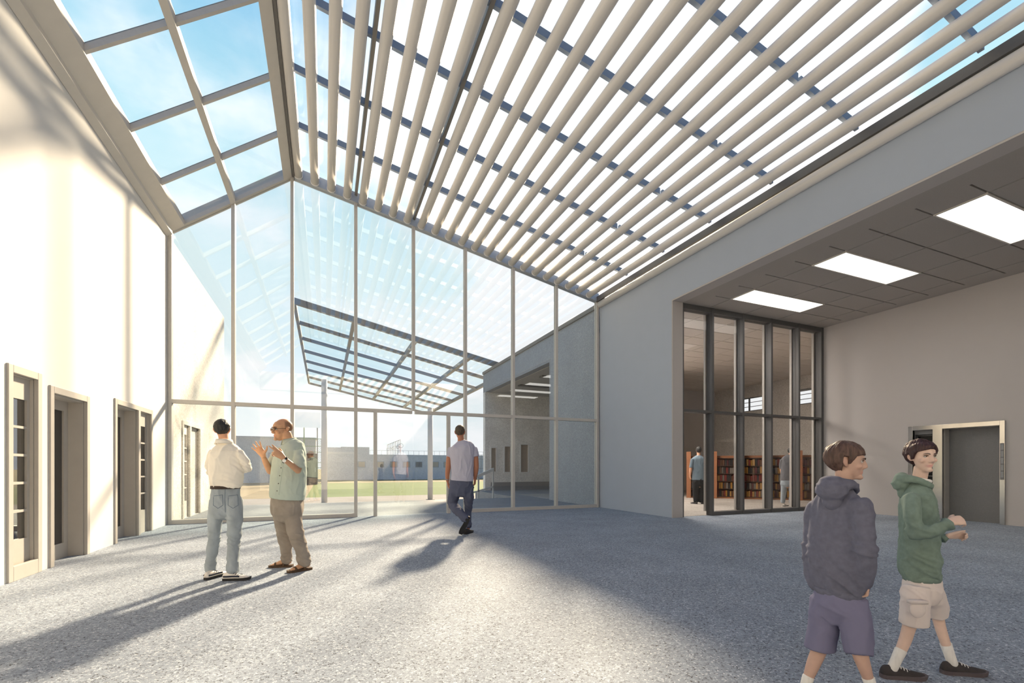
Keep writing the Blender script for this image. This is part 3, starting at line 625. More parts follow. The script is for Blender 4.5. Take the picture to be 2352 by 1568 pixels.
def getn(me):
    a = np.empty(len(me.vertices)*3, np.float32); me.vertices.foreach_get('normal', a); return a.reshape(-1, 3)
def setv(me, a): me.vertices.foreach_set('co', a.astype(np.float32).ravel()); me.update()
def folds(me, amp, f=(9, 9, 4), seed=0, fine=.5, focus=()):
    """cloth folds: sharp ridges that wander along the cloth, gathered near the joints in focus"""
    v, nn = getv(me), getn(me); d = np.empty(len(v)); nz = mnoise.noise; z0 = v[:, 2].min(); z1 = v[:, 2].max()
    for i, p in enumerate(v):
        x, y, z = float(p[0]), float(p[1]), float(p[2])
        w = .055*nz((x*5+seed, y*5, z*5)); w2 = .055*nz((x*5, y*5+seed*1.7, z*5+9)); X, Y, Z = x+w, y+w2, z+w
        a = 1-min(1, abs(nz((X*f[0]+seed, Y*f[1], Z*f[2])))*2.4)
        b = 1-min(1, abs(nz((X*f[0]*1.9+Z*3, Y*f[1]*1.9+seed, Z*f[2]*1.9)))*2.4)
        m = .5+.9*nz((x*3.1+seed*.3, y*3.1, z*3.1+seed))
        e0 = (a*a-.35)*m+fine*(b*b-.3)*max(0, 1-m*.6)
        k = 0
        for (q, r) in focus:
            e = ((x-q[0])**2+(y-q[1])**2+(z-q[2])**2)/(r*r)
            if e < 5: k = max(k, math.exp(-e))
        if k:
            c = 1-min(1, abs(nz((X*f[0]*.8+Z*9, Y*f[1]*.8+seed*2, Z*15+X*6)))*2.2); e0 = e0*(1-.6*k)+(c*c-.35)*1.1*k
        d[i] = e0*min(1, .15+(z-z0)/.10)*min(1, .2+(z1-z)/.06)
    setv(me, v+nn*(d*amp)[:, None])
def colattr(me, cols, name='tint'):
    a = me.color_attributes.new(name, 'FLOAT_COLOR', 'POINT'); a.data.foreach_set('color', np.concatenate([cols, np.ones((len(cols), 1))], 1).astype(np.float32).ravel())
def frame(face, tilt=0):
    """head axes: columns = (left of the face, back of the face, up)"""
    f = V(face).normalized(); up = V((0, 0, 1)); left = up.cross(f).normalized()
    if tilt: up = (Matrix.Rotation(tilt, 3, f) @ up); left = (up.cross(f)).normalized()
    up = f.cross(left).normalized()
    return Matrix((left, -f, up)).transposed()
def head_bits(bm, c, M, s, hollow=0):
    def E(p, r, rot=None): ell(bm, V(c)+M @ (V(p)*s), [q*s for q in r], M if rot is None else M @ rot)
    E((0, .018, .036), (.0745, .094, .083))
    tube(bm, [V(c)+M @ (V(p)*s) for p in ((0, -.018, .045), (0, -.022, .0), (0, -.026, -.038), (0, -.034, -.070), (0, -.046, -.098))],
         [(q[0]*s, q[1]*s) for q in ((.066, .074), (.066, .070), (.0605, .062), (.049, .052), (.029, .036))], M.col[0], 24, .015)
    E((0, -.076, -.101), (.023, .021, .018))
    E((0, -.086, .026), (.040, .012, .011)); E((.043, -.060, -.028), (.021, .022, .018)); E((-.043, -.060, -.028), (.021, .022, .018))
    tube(bm, [V(c)+M @ (V(p)*s) for p in ((0, -.086, .020), (0, -.098, -.010), (0, -.1055, -.031))], [(.0085*s, .012*s), (.0105*s, .014*s), (.0135*s, .0125*s)], M.col[0], 12, .01)
    for q in (1, -1):
        E((q*.0115, -.095, -.036), (.0092, .012, .0085)); tube(bm, [V(c)+M @ (V(p)*s) for p in ((q*.067, .012, -.030), (q*.078, .018, -.010), (q*.083, .026, .014), (q*.077, .022, .030))], [(.007*s, .011*s), (.0085*s, .017*s), (.0085*s, .019*s), (.006*s, .011*s)], M.col[0], 10, .01)
    tube(bm, [V(c)+M @ (V(p)*s) for p in ((.022, -.078, -.064), (0, -.0885, -.062), (-.022, -.078, -.064))], [(.005*s, .005*s), (.008*s, .0068*s), (.005*s, .005*s)], M.col[2], 10, .008)
    tube(bm, [V(c)+M @ (V(p)*s) for p in ((.018, -.077, -.073), (0, -.0865, -.0745), (-.018, -.077, -.073))], [(.005*s, .005*s), (.008*s, .007*s), (.005*s, .005*s)], M.col[2], 10, .008)
def sculpt_face(me, c, M, s):
    """eye hollows, mouth line and ear shells pressed into the finished body surface"""
    v = getv(me); Mi = np.array(M.inverted()); l = (v-np.array(c)) @ Mi.T / s; front = l[:, 1] < -.03
    def g(p, r): return np.exp(-(((l-np.array(p))/np.array(r))**2).sum(1))
    dy = np.zeros(len(v))
    for q in (1, -1):
        dy += .0105*g((q*.031, -.082, .006), (.016, .03, .0095))
    dy += .006*g((0, -.09, -.0685), (.022, .03, .0022))+.003*g((0, -.085, -.087), (.02, .02, .008))
    dx = np.zeros(len(v))
    for q in (1, -1): dx -= q*.006*g((q*.088, .016, .004), (.012, .009, .016))
    l[:, 1] += dy*front; l[:, 0] += dx
    setv(me, (l*s) @ np.array(M).T+np.array(c)); return l
def hand_bits(bm, w, d, palm, s, curl=(.3, .35, .4, .5), spread=.09, thumb=1, thumb_out=.7, bend=1.0, flat=False):
    """w wrist, d direction of the hand, palm = the way the palm faces, thumb=+1/-1: which side the thumb leaves the palm"""
    d = V(d).normalized(); p = V(palm); p = (p-d*p.dot(d)).normalized(); a = d.cross(p).normalized()*thumb   # a: towards the thumb side
    X = lambda i, j, k=0: V(w)+(d*i+a*j+p*k)*s
    tube(bm, [X(-.01, 0), X(.02, .003), (X(.06, .002)), X(.092, 0)], [(.026*s, .019*s), (.033*s, .017*s), (.041*s, .0155*s), (.039*s, .012*s)], a, 16, .015)
    for k in range(4):
        j = .030-.0205*k; L = (.078, .088, .081, .062)[k]*s; r = (.0088, .0092, .0088, .0076)[k]*s
        base = X(.086-.004*abs(k-1), j); c = curl[k]; sp = spread*(1.4-k)
        u = (d*math.cos(sp)+a*math.sin(sp)).normalized(); pts = [base-u*.02*s, base]; ang = 0; q = base
        for seg, fr in enumerate((.45, .32, .23)):
            ang += c*(.8, 1.1, .8)[seg]*bend; q = q+(u*math.cos(ang)+p*math.sin(ang))*L*fr; pts.append(q)
        tube(bm, pts, [r*1.05, r*1.05, r, r*.95, r*.72], a, 10, .008)
    b0 = X(.018, .022, .006); t1 = (d*.62+a*thumb_out+p*.25).normalized(); t2 = (d*.86+a*thumb_out*.55+p*.22).normalized()
    tube(bm, [b0-t1*.01*s, b0+t1*.03*s, b0+t1*.055*s, b0+t1*.055*s+t2*.032*s], [.0145*s, .013*s, .0108*s, .0078*s], p, 10, .008)
def shoe(par, pos, dirv, L, mu, msole, pitch=0, roll_up=None, trim=None, laces=True, name='shoe', h=.075):
    """pos = the heel's back on the ground"""
    d = V((dirv[0], dirv[1], 0)).normalized(); M = Matrix.Translation(pos) @ Matrix((d, V((0, 0, 1)).cross(d), V((0, 0, 1)))).transposed().to_4x4() @ Matrix.Rotation(pitch, 4, 'Y')
    st = [(0.0, .022, .070), (.05, .034, .088), (.16, .0365, .092), (.32, .035, .090), (.48, .038, .074), (.64, .046, .060), (.80, .047, .050), (.92, .038, .042), (1.0, .018, .030)]
    k = L/.29
    bm = bmesh.new(); n = 20; rings = []
    for (t, w, hh) in st:
        rg = []
        for i in range(n):
            a = 2*PI*i/n; y = w*k*math.cos(a)*(1 if abs(math.cos(a)) < .8 else .97); z = math.sin(a)
            z = .022*k+(max(z, 0)**.8*(hh-.022)*k if z > 0 else z*.006)
            sh = .0 if z < .03 else 0
            rg.append(bm.verts.new((t*L, y*(1-.28*max(0, math.sin(a))), z)))
        rings.append(rg)
    for a, b in zip(rings, rings[1:]):
        for i in range(n): bm.faces.new((a[i], a[(i+1) % n], b[(i+1) % n], b[i]))
    bm.faces.new(rings[0]); bm.faces.new(rings[-1]); bmesh.ops.transform(bm, matrix=M, verts=bm.verts)
    o = obj(name, bm, mu, par, smooth=True)
    bm = bmesh.new(); lo, hi = [], []
    out = [(t*L, w*k*1.07) for t, w, _ in st]; prof = [(x, y) for x, y in out]+[(x, -y) for x, y in out[::-1]]
    prof = [(-.004, .012*k)]+prof+[(-.004, -.012*k)]
    for x, y in prof: lo.append(bm.verts.new((x, y*.96, .0+max(0, x/L-.8)*.05*k))); hi.append(bm.verts.new((x+(.004 if x > L*.9 else 0), y, .028*k+max(0, x/L-.75)*.03*k)))
    m = len(lo)
    for i in range(m): bm.faces.new((lo[i], lo[(i+1) % m], hi[(i+1) % m], hi[i]))
    bm.faces.new(lo); bm.faces.new(hi); bmesh.ops.transform(bm, matrix=M, verts=bm.verts); obj('sole', bm, msole, o)
    if laces:
        bm = bmesh.new()
        for t in (.40, .47, .54, .61):
            z = (.088-(t-.36)*.13)*k
            pts = [V((t*L, -.022*k, z-.006)), V((t*L+.006, 0, z+.003)), V((t*L, .022*k, z-.006))]
            tube(bm, [M @ p for p in pts], [.0035*k]*3, (0, 0, 1), 6, .02)
        obj('laces', bm, trim or m_cap, o, smooth=True)
    if trim:
        bm = bmesh.new()
        for sg in (1, -1):
            pts = [V((t*L, sg*w*k*.99, .05*k)) for t, w, _ in st[1:6]]
            tube(bm, [M @ p for p in pts], [(.010*k, .004)]*len(pts), (0, 0, 1), 6, .03)
        obj('trim', bm, trim, o, smooth=True)
    return o
def hair_mesh(c, M, s, line, thick, seed=0, streak=.004, fringe=None, wide=1.0):
    """a closed cap of hair round the skull; line(az) gives the height of the hairline (az 0 = face, pi = nape)"""
    bm = bmesh.new(); bmesh.ops.create_icosphere(bm, subdivisions=6, radius=1); me = bpy.data.meshes.new('hair'); bm.to_mesh(me); bm.free()
    v = getv(me); v /= np.linalg.norm(v, axis=1)[:, None]; az = np.arctan2(np.abs(v[:, 0]), -v[:, 1])
    rx, ry, rz = .0745*wide, .094, .083; out = np.empty_like(v); nz = mnoise.noise
    low = v[:, 2] < 0
    for i in range(len(v)):
        x, y, z = v[i]; zz = .036+z*rz*1.02
        L = line(az[i]); t = min(max((zz-L)/.012, 0), 1); t = t*t*(3-2*t)
        az2 = math.atan2(x, -y)
        st = nz((az2*9+seed, z*2.2, seed*3))+.5*nz((az2*26, z*4+seed, 3)); ff = nz((x*3+seed, y*3, z*3))
        r = (1+.02) if zz > -.02 else 1.02
        e = -.018+(thick+.018)*t + t*(st*streak+ff*streak*1.2)
        # below the skull's own equator follow the neck inwards
        k = 1 if z > -.45 else 1-.25*min(1, (-.45-z)/.5)
        nrm = V((x/rx, y/ry, z/rz)).normalized()
        out[i] = (x*rx*k+nrm.x*e, .018+y*ry*k+nrm.y*e, .036+z*rz*(1.15 if z < 0 else 1)+nrm.z*e)
    if fringe is not None: out = fringe(out, az, seed)
    out = (out*s) @ np.array(M).T+np.array(c); setv(me, out)
    me.polygons.foreach_set('use_smooth', [True]*len(me.polygons)); return me
class Person:
    """limbs are given by where a joint is seen in the photo (2352 px frame) and how far behind or before depth d0 it lies;
    they become metres in a frame whose X runs along the picture, Y away from the camera, Z up"""
    def __init__(s, d0, px0, face, label, group=None):
        s.d0, s.px0 = d0, px0; s.a0 = (px0-1176)*d0/FPX; s.u = (px0-1176)/FPX
        s.F = V((face[0], face[1], 0)).normalized(); s.L = V((0, 0, 1)).cross(s.F)       # F: way the chest faces, L: person's left
        s.root = empty('person', (s.a0*CT+d0*SNT, -s.a0*SNT+d0*CT, 0), -TH); tag(s.root, label, 'person', group)
        s.body = bmesh.new()
    def j(s, px, py, dd=0):
        d = s.d0+dd; return V(((px-1176)*d/FPX-s.a0, dd, CAMH+(1072-py)*d/FPX))
    def r(s, w): return w*s.d0/FPX/math.sqrt(1+s.u**2)
    def ring(s, w, k, L=None):
        L = L or s.L; F = V((L.y, -L.x, 0)); u = s.u
        ra = w*s.d0/FPX/math.sqrt((L.x-u*L.y)**2+(k*(F.x-u*F.y))**2); return (ra, ra*k)
    def trunk(s, bm, rows, k=.62, cap='round', shrink=1.0, ex=2.3, n=32):
        tube(bm, [s.j(q[0], q[1], q[3] if len(q) > 3 else 0) for q in rows], [tuple(x*shrink for x in s.ring(q[2], q[4] if len(q) > 4 else k)) for q in rows], s.L, n, .03, cap, ex)
    def limb(s, bm, rows, side=None, shrink=1.0, cap='round', n=18, flat=1.0):
        tube(bm, [s.j(q[0], q[1], q[3]) for q in rows], [(s.r(q[2])*shrink, s.r(q[2])*shrink*flat) for q in rows], side or s.L, n, .025, cap)
    def finish(s, head, M, hs, skin, voxel, lips=(.62, .33, .30), extra=None):
        me = remesh(s.body, voxel, 3); l = sculpt_face(me, head, M, hs)
        base = np.array(skin[:3]); c = np.tile(base, (len(l), 1))
        def g(p, r): return np.exp(-(((l-np.array(p))/np.array(r))**2).sum(1))[:, None]
        w = np.clip(g((0, -.086, -.0685), (.023, .02, .0095))*1.3, 0, 1); c = c*(1-w)+np.array(lips)*base/np.array((.62, .45, .38))*w
        for q in (1, -1):
            w = g((q*.043, -.07, -.03), (.022, .03, .02))*.28; c = c*(1-w)+base*np.array((1.08, .82, .78))*w
            w = g((q*.078, .015, 0), (.02, .03, .035))*.35; c = c*(1-w)+base*np.array((1.1, .78, .72))*w
        if extra: c = extra(l, c, g)
        colattr(me, c)
        return obj('body', me, mat('skin', (1, 1, 1, 1), .5, var=.05, scale=30, attr='tint', spec=.35), s.root)
    def eyes(s, head, M, hs, iris=(.06, .035, .02), brow=(.05, .035, .03), brow_w=.0042):
        for q in (1, -1):
            bm = bmesh.new(); ell(bm, V(head)+M @ (V((q*.031, -.0735, .005))*hs), [.0118*hs]*3, M, 16)
            e = obj('eye', bm, mat('eye white', (.55, .52, .5, 1), .25, spec=.6), s.root, smooth=True)
            bm = bmesh.new(); ell(bm, V(head)+M @ (V((q*.031, -.0828, .005))*hs), [.0052*hs, .0034*hs, .0052*hs], M, 12); obj('iris', bm, mat('iris', iris+(1,), .2), e, smooth=True)
            bm = bmesh.new()
            tube(bm, [V(head)+M @ (V((q*x, y, z))*hs) for x, y, z in ((.019, -.0835, .0085), (.031, -.0865, .0128), (.044, -.0775, .0082))], [(.0028*hs, .0034*hs)]*3, M.col[0], 8, .006)
            obj('eyelid', bm, mat('lash', (.12, .075, .055, 1), .6), e, smooth=True)
            bm = bmesh.new()
            tube(bm, [V(head)+M @ (V((q*x, y, z))*hs) for x, y, z in ((.014, -.0965, .021), (.032, -.0945, .0275), (.050, -.080, .022))], [(brow_w*hs*1.2, brow_w*hs), (brow_w*hs*1.3, brow_w*hs), (brow_w*hs*.6, brow_w*hs*.5)], M.col[0], 8, .006)
            obj('eyebrow', bm, mat('brow'+str(brow), brow+(1,), .8), s.root, smooth=True)
from mathutils.bvhtree import BVHTree
def surf(p, o, px, py):
    me = o.data; t = BVHTree.FromPolygons([tuple(v.co) for v in me.vertices], [tuple(q.vertices) for q in me.polygons])
    return [h[0] if (h := t.ray_cast(V((-p.a0, -p.d0, CAMH)), V(((x-1176)/FPX, 1, (1072-y)/FPX)).normalized()))[0] else None for x, y in zip(px, py)]
def seam(p, o, pts, r, m, name, par=None):
    X, Y = [], []
    for (a, b) in zip(pts, pts[1:]):
        n = max(2, int(math.hypot(a[0]-b[0], a[1]-b[1])/2.5))
        for i in range(n): X.append(a[0]+(b[0]-a[0])*i/n); Y.append(a[1]+(b[1]-a[1])*i/n)
    q = [h for h in surf(p, o, X, Y) if h is not None]; bm = bmesh.new()
    tube(bm, q, [r]*len(q), (0, 0, 1), 6, .02); return obj(name, bm, m, par or o, smooth=True)
SKIN1 = S(222, 170, 140); SKIN2 = S(200, 156, 124); SKIN3 = S(178, 122, 96); SKIN4 = S(222, 194, 180); SKIN5 = S(196, 164, 150)
def cloth(name, col, **k): return mat(name, col, .85, var=k.pop('var', .07), scale=k.pop('scale', 14), spec=.2, bump=.0, **k)
def fold_obj(p, name, bm, vox, m, amp, f, seed, focus=(), smooth=3, fine=.25):
    me = remesh(bm, vox, smooth); folds(me, amp, f, seed, fine, focus); return obj(name, me, m, p.root)
def collar(p, c, r, h, m, lean=.25, gap=0, name='collar', th=.004, k=1.0):
    """shirt collar: a standing band with a fold-over leaf round the neck"""
    bm = bmesh.new(); n = 28; A = [gap+(2*PI-2*gap)*i/n for i in range(n+1)]; rows = []
    prof = ((r*1.0, 0), (r*.94, h*.95), (r*1.0, h*1.05), (r*1.12, h*.5), (r*1.2, -h*.02), (r*1.1, h*.02))
    for (rr, z) in prof:
        row = []
        for a in A:
            d = p.F*math.cos(a)+p.L*math.sin(a)*k; fr = (1+math.cos(a))/2
            row.append(bm.verts.new(V(c)+d*rr+V((0, 0, z-lean*r*fr-(.02*fr**3 if z < h*.6 else 0)))))
        rows.append(row)
    rows.append(rows[0])
    for a, b in zip(rows, rows[1:]):
        for i in range(n): bm.faces.new((a[i], a[i+1], b[i+1], b[i]))
    bm.faces.new([r_[0] for r_ in rows[:-1]]); bm.faces.new([r_[-1] for r_ in rows[:-1]])
    return obj(name, bm, m, p.root, smooth=True)
def band(p, rows, k, h, m, name, grow=1.03, ex=2.3):
    bm = bmesh.new(); p.trunk(bm, rows, k, 'flat', grow, ex); return obj(name, bm, m, p.root, smooth=True)
# ------------------------------------------------------------------ man in white shirt, back to us, arms folded
p = Person(4.93, 518, (-.30, .95), 'man in white shirt and pale jeans, arms folded, back turned, beside the gesturing man')
m_ws = cloth('white shirt', S(246, 240, 228), var=.03); m_jean = mat('pale denim', S(162, 172, 180), .9, var=.22, scale=9, stretch=(1, 1, .5), spec=.15)
hd = p.j(510.5, 987, .02); M = frame((-.42, .90, .03), -.05); hs = .92
tr = [(519, 1119, 33), (520, 1108, 38), (520, 1092, 40.5), (520, 1072, 41), (519, 1053, 40.5), (518, 1040, 38.5), (517, 1029, 31, .0, .68), (516, 1021, 19, .0, .8), (515, 1016, 14, .0, .95)]
p.trunk(p.body, [(520, 1178, 34), (520, 1150, 35), (519, 1119, 31)]+tr[2:], .60, shrink=.84); p.limb(p.body, [(515, 1030, 12, 0), (514, 1012, 11.5, .005), (512, 995, 12, .015)])
la = [(488, 1040, 11, .0), (481, 1064, 10.5, .03), (484, 1084, 9, .08)]; lf = [(484, 1084, 8.5, .08), (500, 1081, 8, .24), (520, 1078, 6.5, .32)]
ra = [(549, 1039, 11.5, .0), (562, 1058, 11.5, .01), (569, 1076, 9.5, .06)]; rf = [(569, 1076, 9, .06), (552, 1080, 8, .25), (532, 1074, 6.5, .33)]
for q in (la, ra): p.limb(p.body, q, shrink=.78)
for q in (lf, rf): p.limb(p.body, q, shrink=.8)
hand_bits(p.body, p.j(526, 1076, .33), (1, .05, .1), (0, -1, 0), 1.0, thumb=-1); hand_bits(p.body, p.j(528, 1072, .36), (-1, .0, .1), (0, -1, 0), 1.0, thumb=1)
ll = [(501, 1150, 21, .0), (495, 1190, 18.5, .01), (492, 1235, 15, .0), (486, 1275, 13.5, .04), (484, 1309, 13.5, .06)]
rl = [(537, 1150, 21, -.0), (539, 1190, 19.5, -.02), (538, 1235, 16.5, .03), (536, 1275, 15, .0), (534, 1310, 15.5, -.03)]
for q in (ll, rl): p.limb(p.body, q[:-1]+[(q[-1][0], q[-1][1]+8, 8, q[-1][3])], shrink=.72)
head_bits(p.body, hd, M, hs)
p.finish(hd, M, hs, SKIN1, .0075); p.eyes(hd, M, hs)
def HL(*kv): return lambda az: float(np.interp(az, kv[::2], kv[1::2]))
nape = HL(0, .064, .7, .060, 1.12, .048, 1.2, .004, 1.42, .0, 1.47, .028, 1.66, .028, 1.74, -.025, 2.1, -.062, PI, -.074)
obj('hair', hair_mesh(hd, M, hs, nape, .010, 2, .003), mat('black hair', S(38, 38, 38), .55, var=.5, scale=9, stretch=(9, 9, 1.5), spec=.5), p.root)
bm = bmesh.new(); p.trunk(bm, [(519, 1121, 31)]+tr, .68); p.limb(bm, la); p.limb(bm, ra); p.limb(bm, lf); p.limb(bm, rf)
shirt = fold_obj(p, 'shirt', bm, .009, m_ws, .022, (8, 8, 3.2), 3, [(p.j(555, 1075, 0), .09), (p.j(484, 1084, .06), .08), (p.j(520, 1112, -.1), .1), (p.j(553, 1055, 0), .07)], 3)
collar(p, p.j(515, 1018.5, .0), .077, .047, m_ws, .12)
bm = bmesh.new(); p.trunk(bm, [(518, 1117, 32.5), (518, 1140, 35), (518, 1162, 38.5), (519, 1178, 36)], .66); p.limb(bm, ll); p.limb(bm, rl)
jeans = fold_obj(p, 'jeans', bm, .009, m_jean, .016, (8, 8, 4), 8, [(p.j(495, 1235, 0), .12), (p.j(537, 1235, 0), .12), (p.j(485, 1300, .05), .1), (p.j(535, 1302, 0), .1), (p.j(518, 1188, -.1), .09)], 3)
band(p, [(518, 1122, 34.2), (518, 1115, 33.6)], .70, 0, mat('brown leather', S(58, 44, 36), .5), 'belt', 1.03)
for x0, x1 in ((490, 511), (524, 546)):
    seam(p, jeans, [(x0, 1139), (x1, 1136), (x1+1, 1160), ((x0+x1)/2, 1167), (x0, 1160), (x0, 1139)], .0028, mat('denim seam', S(108, 124, 140), .8), 'pocket_seam')
seam(p, jeans, [(517, 1124), (516, 1150), (518, 1180)], .0025, mat('denim seam', S(108, 124, 140), .8), 'centre_seam')
seam(p, shirt, [(484, 1037), (500, 1034), (518, 1034), (536, 1036), (552, 1039)], .0035, m_ws, 'yoke_seam')
mso, mnv = mat('black rubber', S(46, 46, 48), .7), mat('navy trim', S(48, 54, 70), .6); msh = mat('white leather', S(236, 230, 222), .5)
shoe(p.root, p.j(478, 1326, .0)*1 if False else V((p.j(480, 1327, .0).x, -.06, 0)), (.18, .98), .285, msh, mso, trim=mnv); shoe(p.root, V((p.j(519, 1330, -.02).x, -.07, 0)), (.97, .15), .275, msh, mso, trim=mnv)
# ------------------------------------------------------------------ bald man gesturing
p = Person(5.36, 662, (-.72, -.69), 'bald man with glasses gesturing with both hands, mint shirt and taupe trousers')
m_ms = cloth('mint shirt', S(186, 199, 190), var=.03); m_tp = mat('taupe cotton', S(156, 147, 138), .9, var=.16, scale=7, spec=.15)
hd = p.j(648.5, 986.5, -.02); M = frame((-.66, -.75, -.06), .0); hs = 1.08
tr = [(659, 1144, 40, 0, .70), (661, 1120, 41, 0, .70), (662, 1095, 40.5, 0, .70), (664, 1070, 39, 0, .68), (666, 1050, 37, 0, .66), (669, 1034, 34, 0, .66), (669, 1022, 26, 0, .7), (665, 1012, 13.5, 0, .95)]
p.trunk(p.body, [(660, 1185, 28), (660, 1165, 33)]+tr[:-2]+[(667, 1028, 17, 0, .75), (664, 1018, 12, 0, .95)], .66, shrink=.80); p.limb(p.body, [(667, 1028, 14, 0), (662, 1010, 12.5, -.01), (656, 995, 13, -.02)])
la = [(686, 1036, 12, -.14), (688, 1060, 12, -.20), (685, 1081, 9, -.26)]; lf = [(685, 1081, 7.6, -.26), (669, 1067, 7.2, -.37), (651, 1052, 5.6, -.46)]
ra = [(640, 1036, 11, .16), (626, 1060, 10.5, .12), (621, 1082, 9, .06)]; rf = [(621, 1083, 8.5, .06), (612, 1065, 7.5, .0), (604, 1046, 5.6, -.06)]
for q in (la, ra): p.limb(p.body, [(q[0][0], q[0][1]+3, q[0][2]*.75, q[0][3])]+q[1:], shrink=.74)
for q in (lf, rf): p.limb(p.body, q)
# his right hand: open, palm to the camera, fingers spread up and left; his left: two fingers pointing
hand_bits(p.body, p.j(604.5, 1047, -.07), (-.52, -.05, .85), (.25, -.9, .1), 1.10, (.12, .08, .08, .12), .20, thumb=1, thumb_out=1.15)
hand_bits(p.body, p.j(650, 1051, -.465), (-.72, -.25, .64), (-.2, .75, -.45), 1.10, (.05, .12, 1.05, 1.15), .08, thumb=-1, thumb_out=.45)
ll = [(645, 1165, 24, .06), (650, 1200, 20.5, .09), (655, 1235, 17.5, .11), (658, 1265, 14.5, .14), (658, 1287, 14, .17)]
rl = [(673, 1165, 22, -.04), (675, 1200, 20, -.08), (683, 1235, 18.5, -.10), (693, 1265, 16, -.07), (700, 1291, 15.5, -.02)]
p.limb(p.body, ll[:-1]+[(658, 1293, 7.5, .17)], shrink=.8); p.limb(p.body, rl[:-1]+[(701, 1300, 7.5, -.01)], shrink=.8)
FT = ((p.j(658, 1293, .17), V((-1, -.12, 0)).normalized()), (p.j(701, 1300, -.01), V((-.70, -.71, 0)).normalized()))
for a, d in FT:
    b = V((a.x, a.y, .05)); sd = V((-d.y, d.x, 0))
    tube(p.body, [b-d*.035+V((0, 0, .02)), b+d*.04+V((0, 0, .01)), b+d*.11-V((0, 0, .012)), b+d*.15-V((0, 0, .018))], [(.034, .036), (.036, .034), (.044, .022), (.04, .015)], sd, 16, .02)
    for k in range(5): tube(p.body, [b+d*.14+sd*(.034-.017*k)-V((0, 0, .018)), b+d*(.178-.008*abs(k-.5))+sd*(.036-.018*k)-V((0, 0, .022))], [.0095, .008], sd, 8, .01)
head_bits(p.body, hd, M, hs)
def balding(l, c, g):
    az = np.arctan2(np.abs(l[:, 0]), -(l[:, 1]-.018)); w = np.clip((az-1.25)/.2, 0, 1)*np.clip((l[:, 2]-(-.03-(az-1.6)*.03))/.015, 0, 1)*np.clip((.092-l[:, 2])/.02, 0, 1)*(np.abs(l[:, 0]) < .082)
    w = (w*.62)[:, None]; c = c*(1-w)+np.array(S(92, 66, 48)[:3])*w
    t = np.clip((l[:, 2]-.03)/.06, 0, 1)[:, None]*.22; return c*(1-t)+c*np.array((1.1, .80, .74))*t
p.finish(hd, M, hs, SKIN2, .0065, extra=balding); p.eyes(hd, M, hs, brow=(.16, .09, .055))
mgl = mat('dark tortoise frame', S(52, 38, 32), .35)
def R3(pts, r, n=8): 
    b = bmesh.new(); tube(b, [hd+M @ (V(q)*hs) for q in pts], [r*hs]*len(pts), (0, 0, 1), n, .01); return b
g = obj('glasses', R3(((-.012, -.108, .008), (0, -.112, .011), (.012, -.108, .008)), .0022), mgl, p.root, smooth=True)
for q in (1, -1):
    pts = [(q*(.033+.021*math.cos(a)), -.107+.010*max(0, math.cos(a))+.002, .003+.0145*math.sin(a)) for a in [2*PI*i/16 for i in range(17)]]
    obj('rim', R3(pts, .0022), mgl, g, smooth=True)
    obj('temple', R3(((q*.054, -.097, .007), (q*.072, -.055, .009), (q*.078, .008, .010), (q*.077, .026, -.004)), .0021), mgl, g, smooth=True)
    bm = bmesh.new(); ell(bm, hd+M @ (V((q*.033, -.105, .003))*hs), (.020*hs, .002*hs, .0138*hs), M); obj('lens', bm, mat('tinted lens', (.30, .17, .09, 1), .1, spec=.6), g, smooth=True)
bm = bmesh.new(); p.trunk(bm, tr, .68, 'flat')
p.limb(bm, [la[0], (688, 1056, 13.5, -.19), (687, 1076, 14.5, -.24)], cap='flat'); p.limb(bm, [ra[0], (628, 1057, 12.5, .12), (624, 1074, 12.5, .09)], cap='flat')
shirt = fold_obj(p, 'shirt', bm, .0085, m_ms, .019, (8, 8, 1.8), 11, [(p.j(686, 1068, -.22), .07), (p.j(672, 1060, -.15), .08)], 3)
collar(p, p.j(664, 1013, .0), .076, .048, m_ms, .42, .24)
for q in surf(p, shirt, (650, 648, 645.5, 642.5, 639.5, 636.5), (1040, 1057, 1074, 1092, 1110, 1127)):
    if q is not None: bm = bmesh.new(); ell(bm, q, (.0065, .0065, .0065)); obj('button', bm, mat('dark buttons', S(90, 82, 76), .4), shirt, smooth=True)
seam(p, shirt, [(655, 1032), (651, 1060), (646, 1095), (640, 1138)], .004, m_ms, 'placket')
seam(p, shirt, [(648, 1050), (646, 1069), (656, 1074), (668, 1072)], .003, m_ms, 'pocket_seam')
bm = bmesh.new(); p.trunk(bm, [(658, 1138, 35), (659, 1160, 37), (659, 1178, 35)], .7); p.limb(bm, ll); p.limb(bm, rl)
fold_obj(p, 'trousers', bm, .009, m_tp, .018, (7, 7, 3), 21, [(p.j(655, 1235, .1), .12), (p.j(688, 1235, -.1), .12), (p.j(658, 1280, .15), .1), (p.j(698, 1282, -.05), .1)], 3)
msd = mat('brown sandal', S(84, 64, 46), .6)
for a, d in FT:
    sd = V((-d.y, d.x, 0)); b = V((a.x, a.y, 0)); out = ((-.075, .028), (-.06, .04), (0, .04), (.06, .043), (.12, .053), (.165, .051), (.195, .036), (.205, .015))
    prof = [b+d*x+sd*y for x, y in out]+[b+d*x-sd*y for x, y in out[::-1]]
    o = obj('sandal', PR(prof, (0, 0, .026)), msd, p.root)
    for x, h in ((.02, .078), (.115, .058)):
        pts = [b+d*x+sd*.046+V((0, 0, .02)), b+d*x+sd*.036+V((0, 0, h*.85)), b+d*(x+.005)+V((0, 0, h)), b+d*x-sd*.036+V((0, 0, h*.85)), b+d*x-sd*.046+V((0, 0, .02))]
        bm = bmesh.new(); tube(bm, pts, [(.014, .004)]*5, d, 10, .02); obj('strap', bm, msd, o, smooth=True)
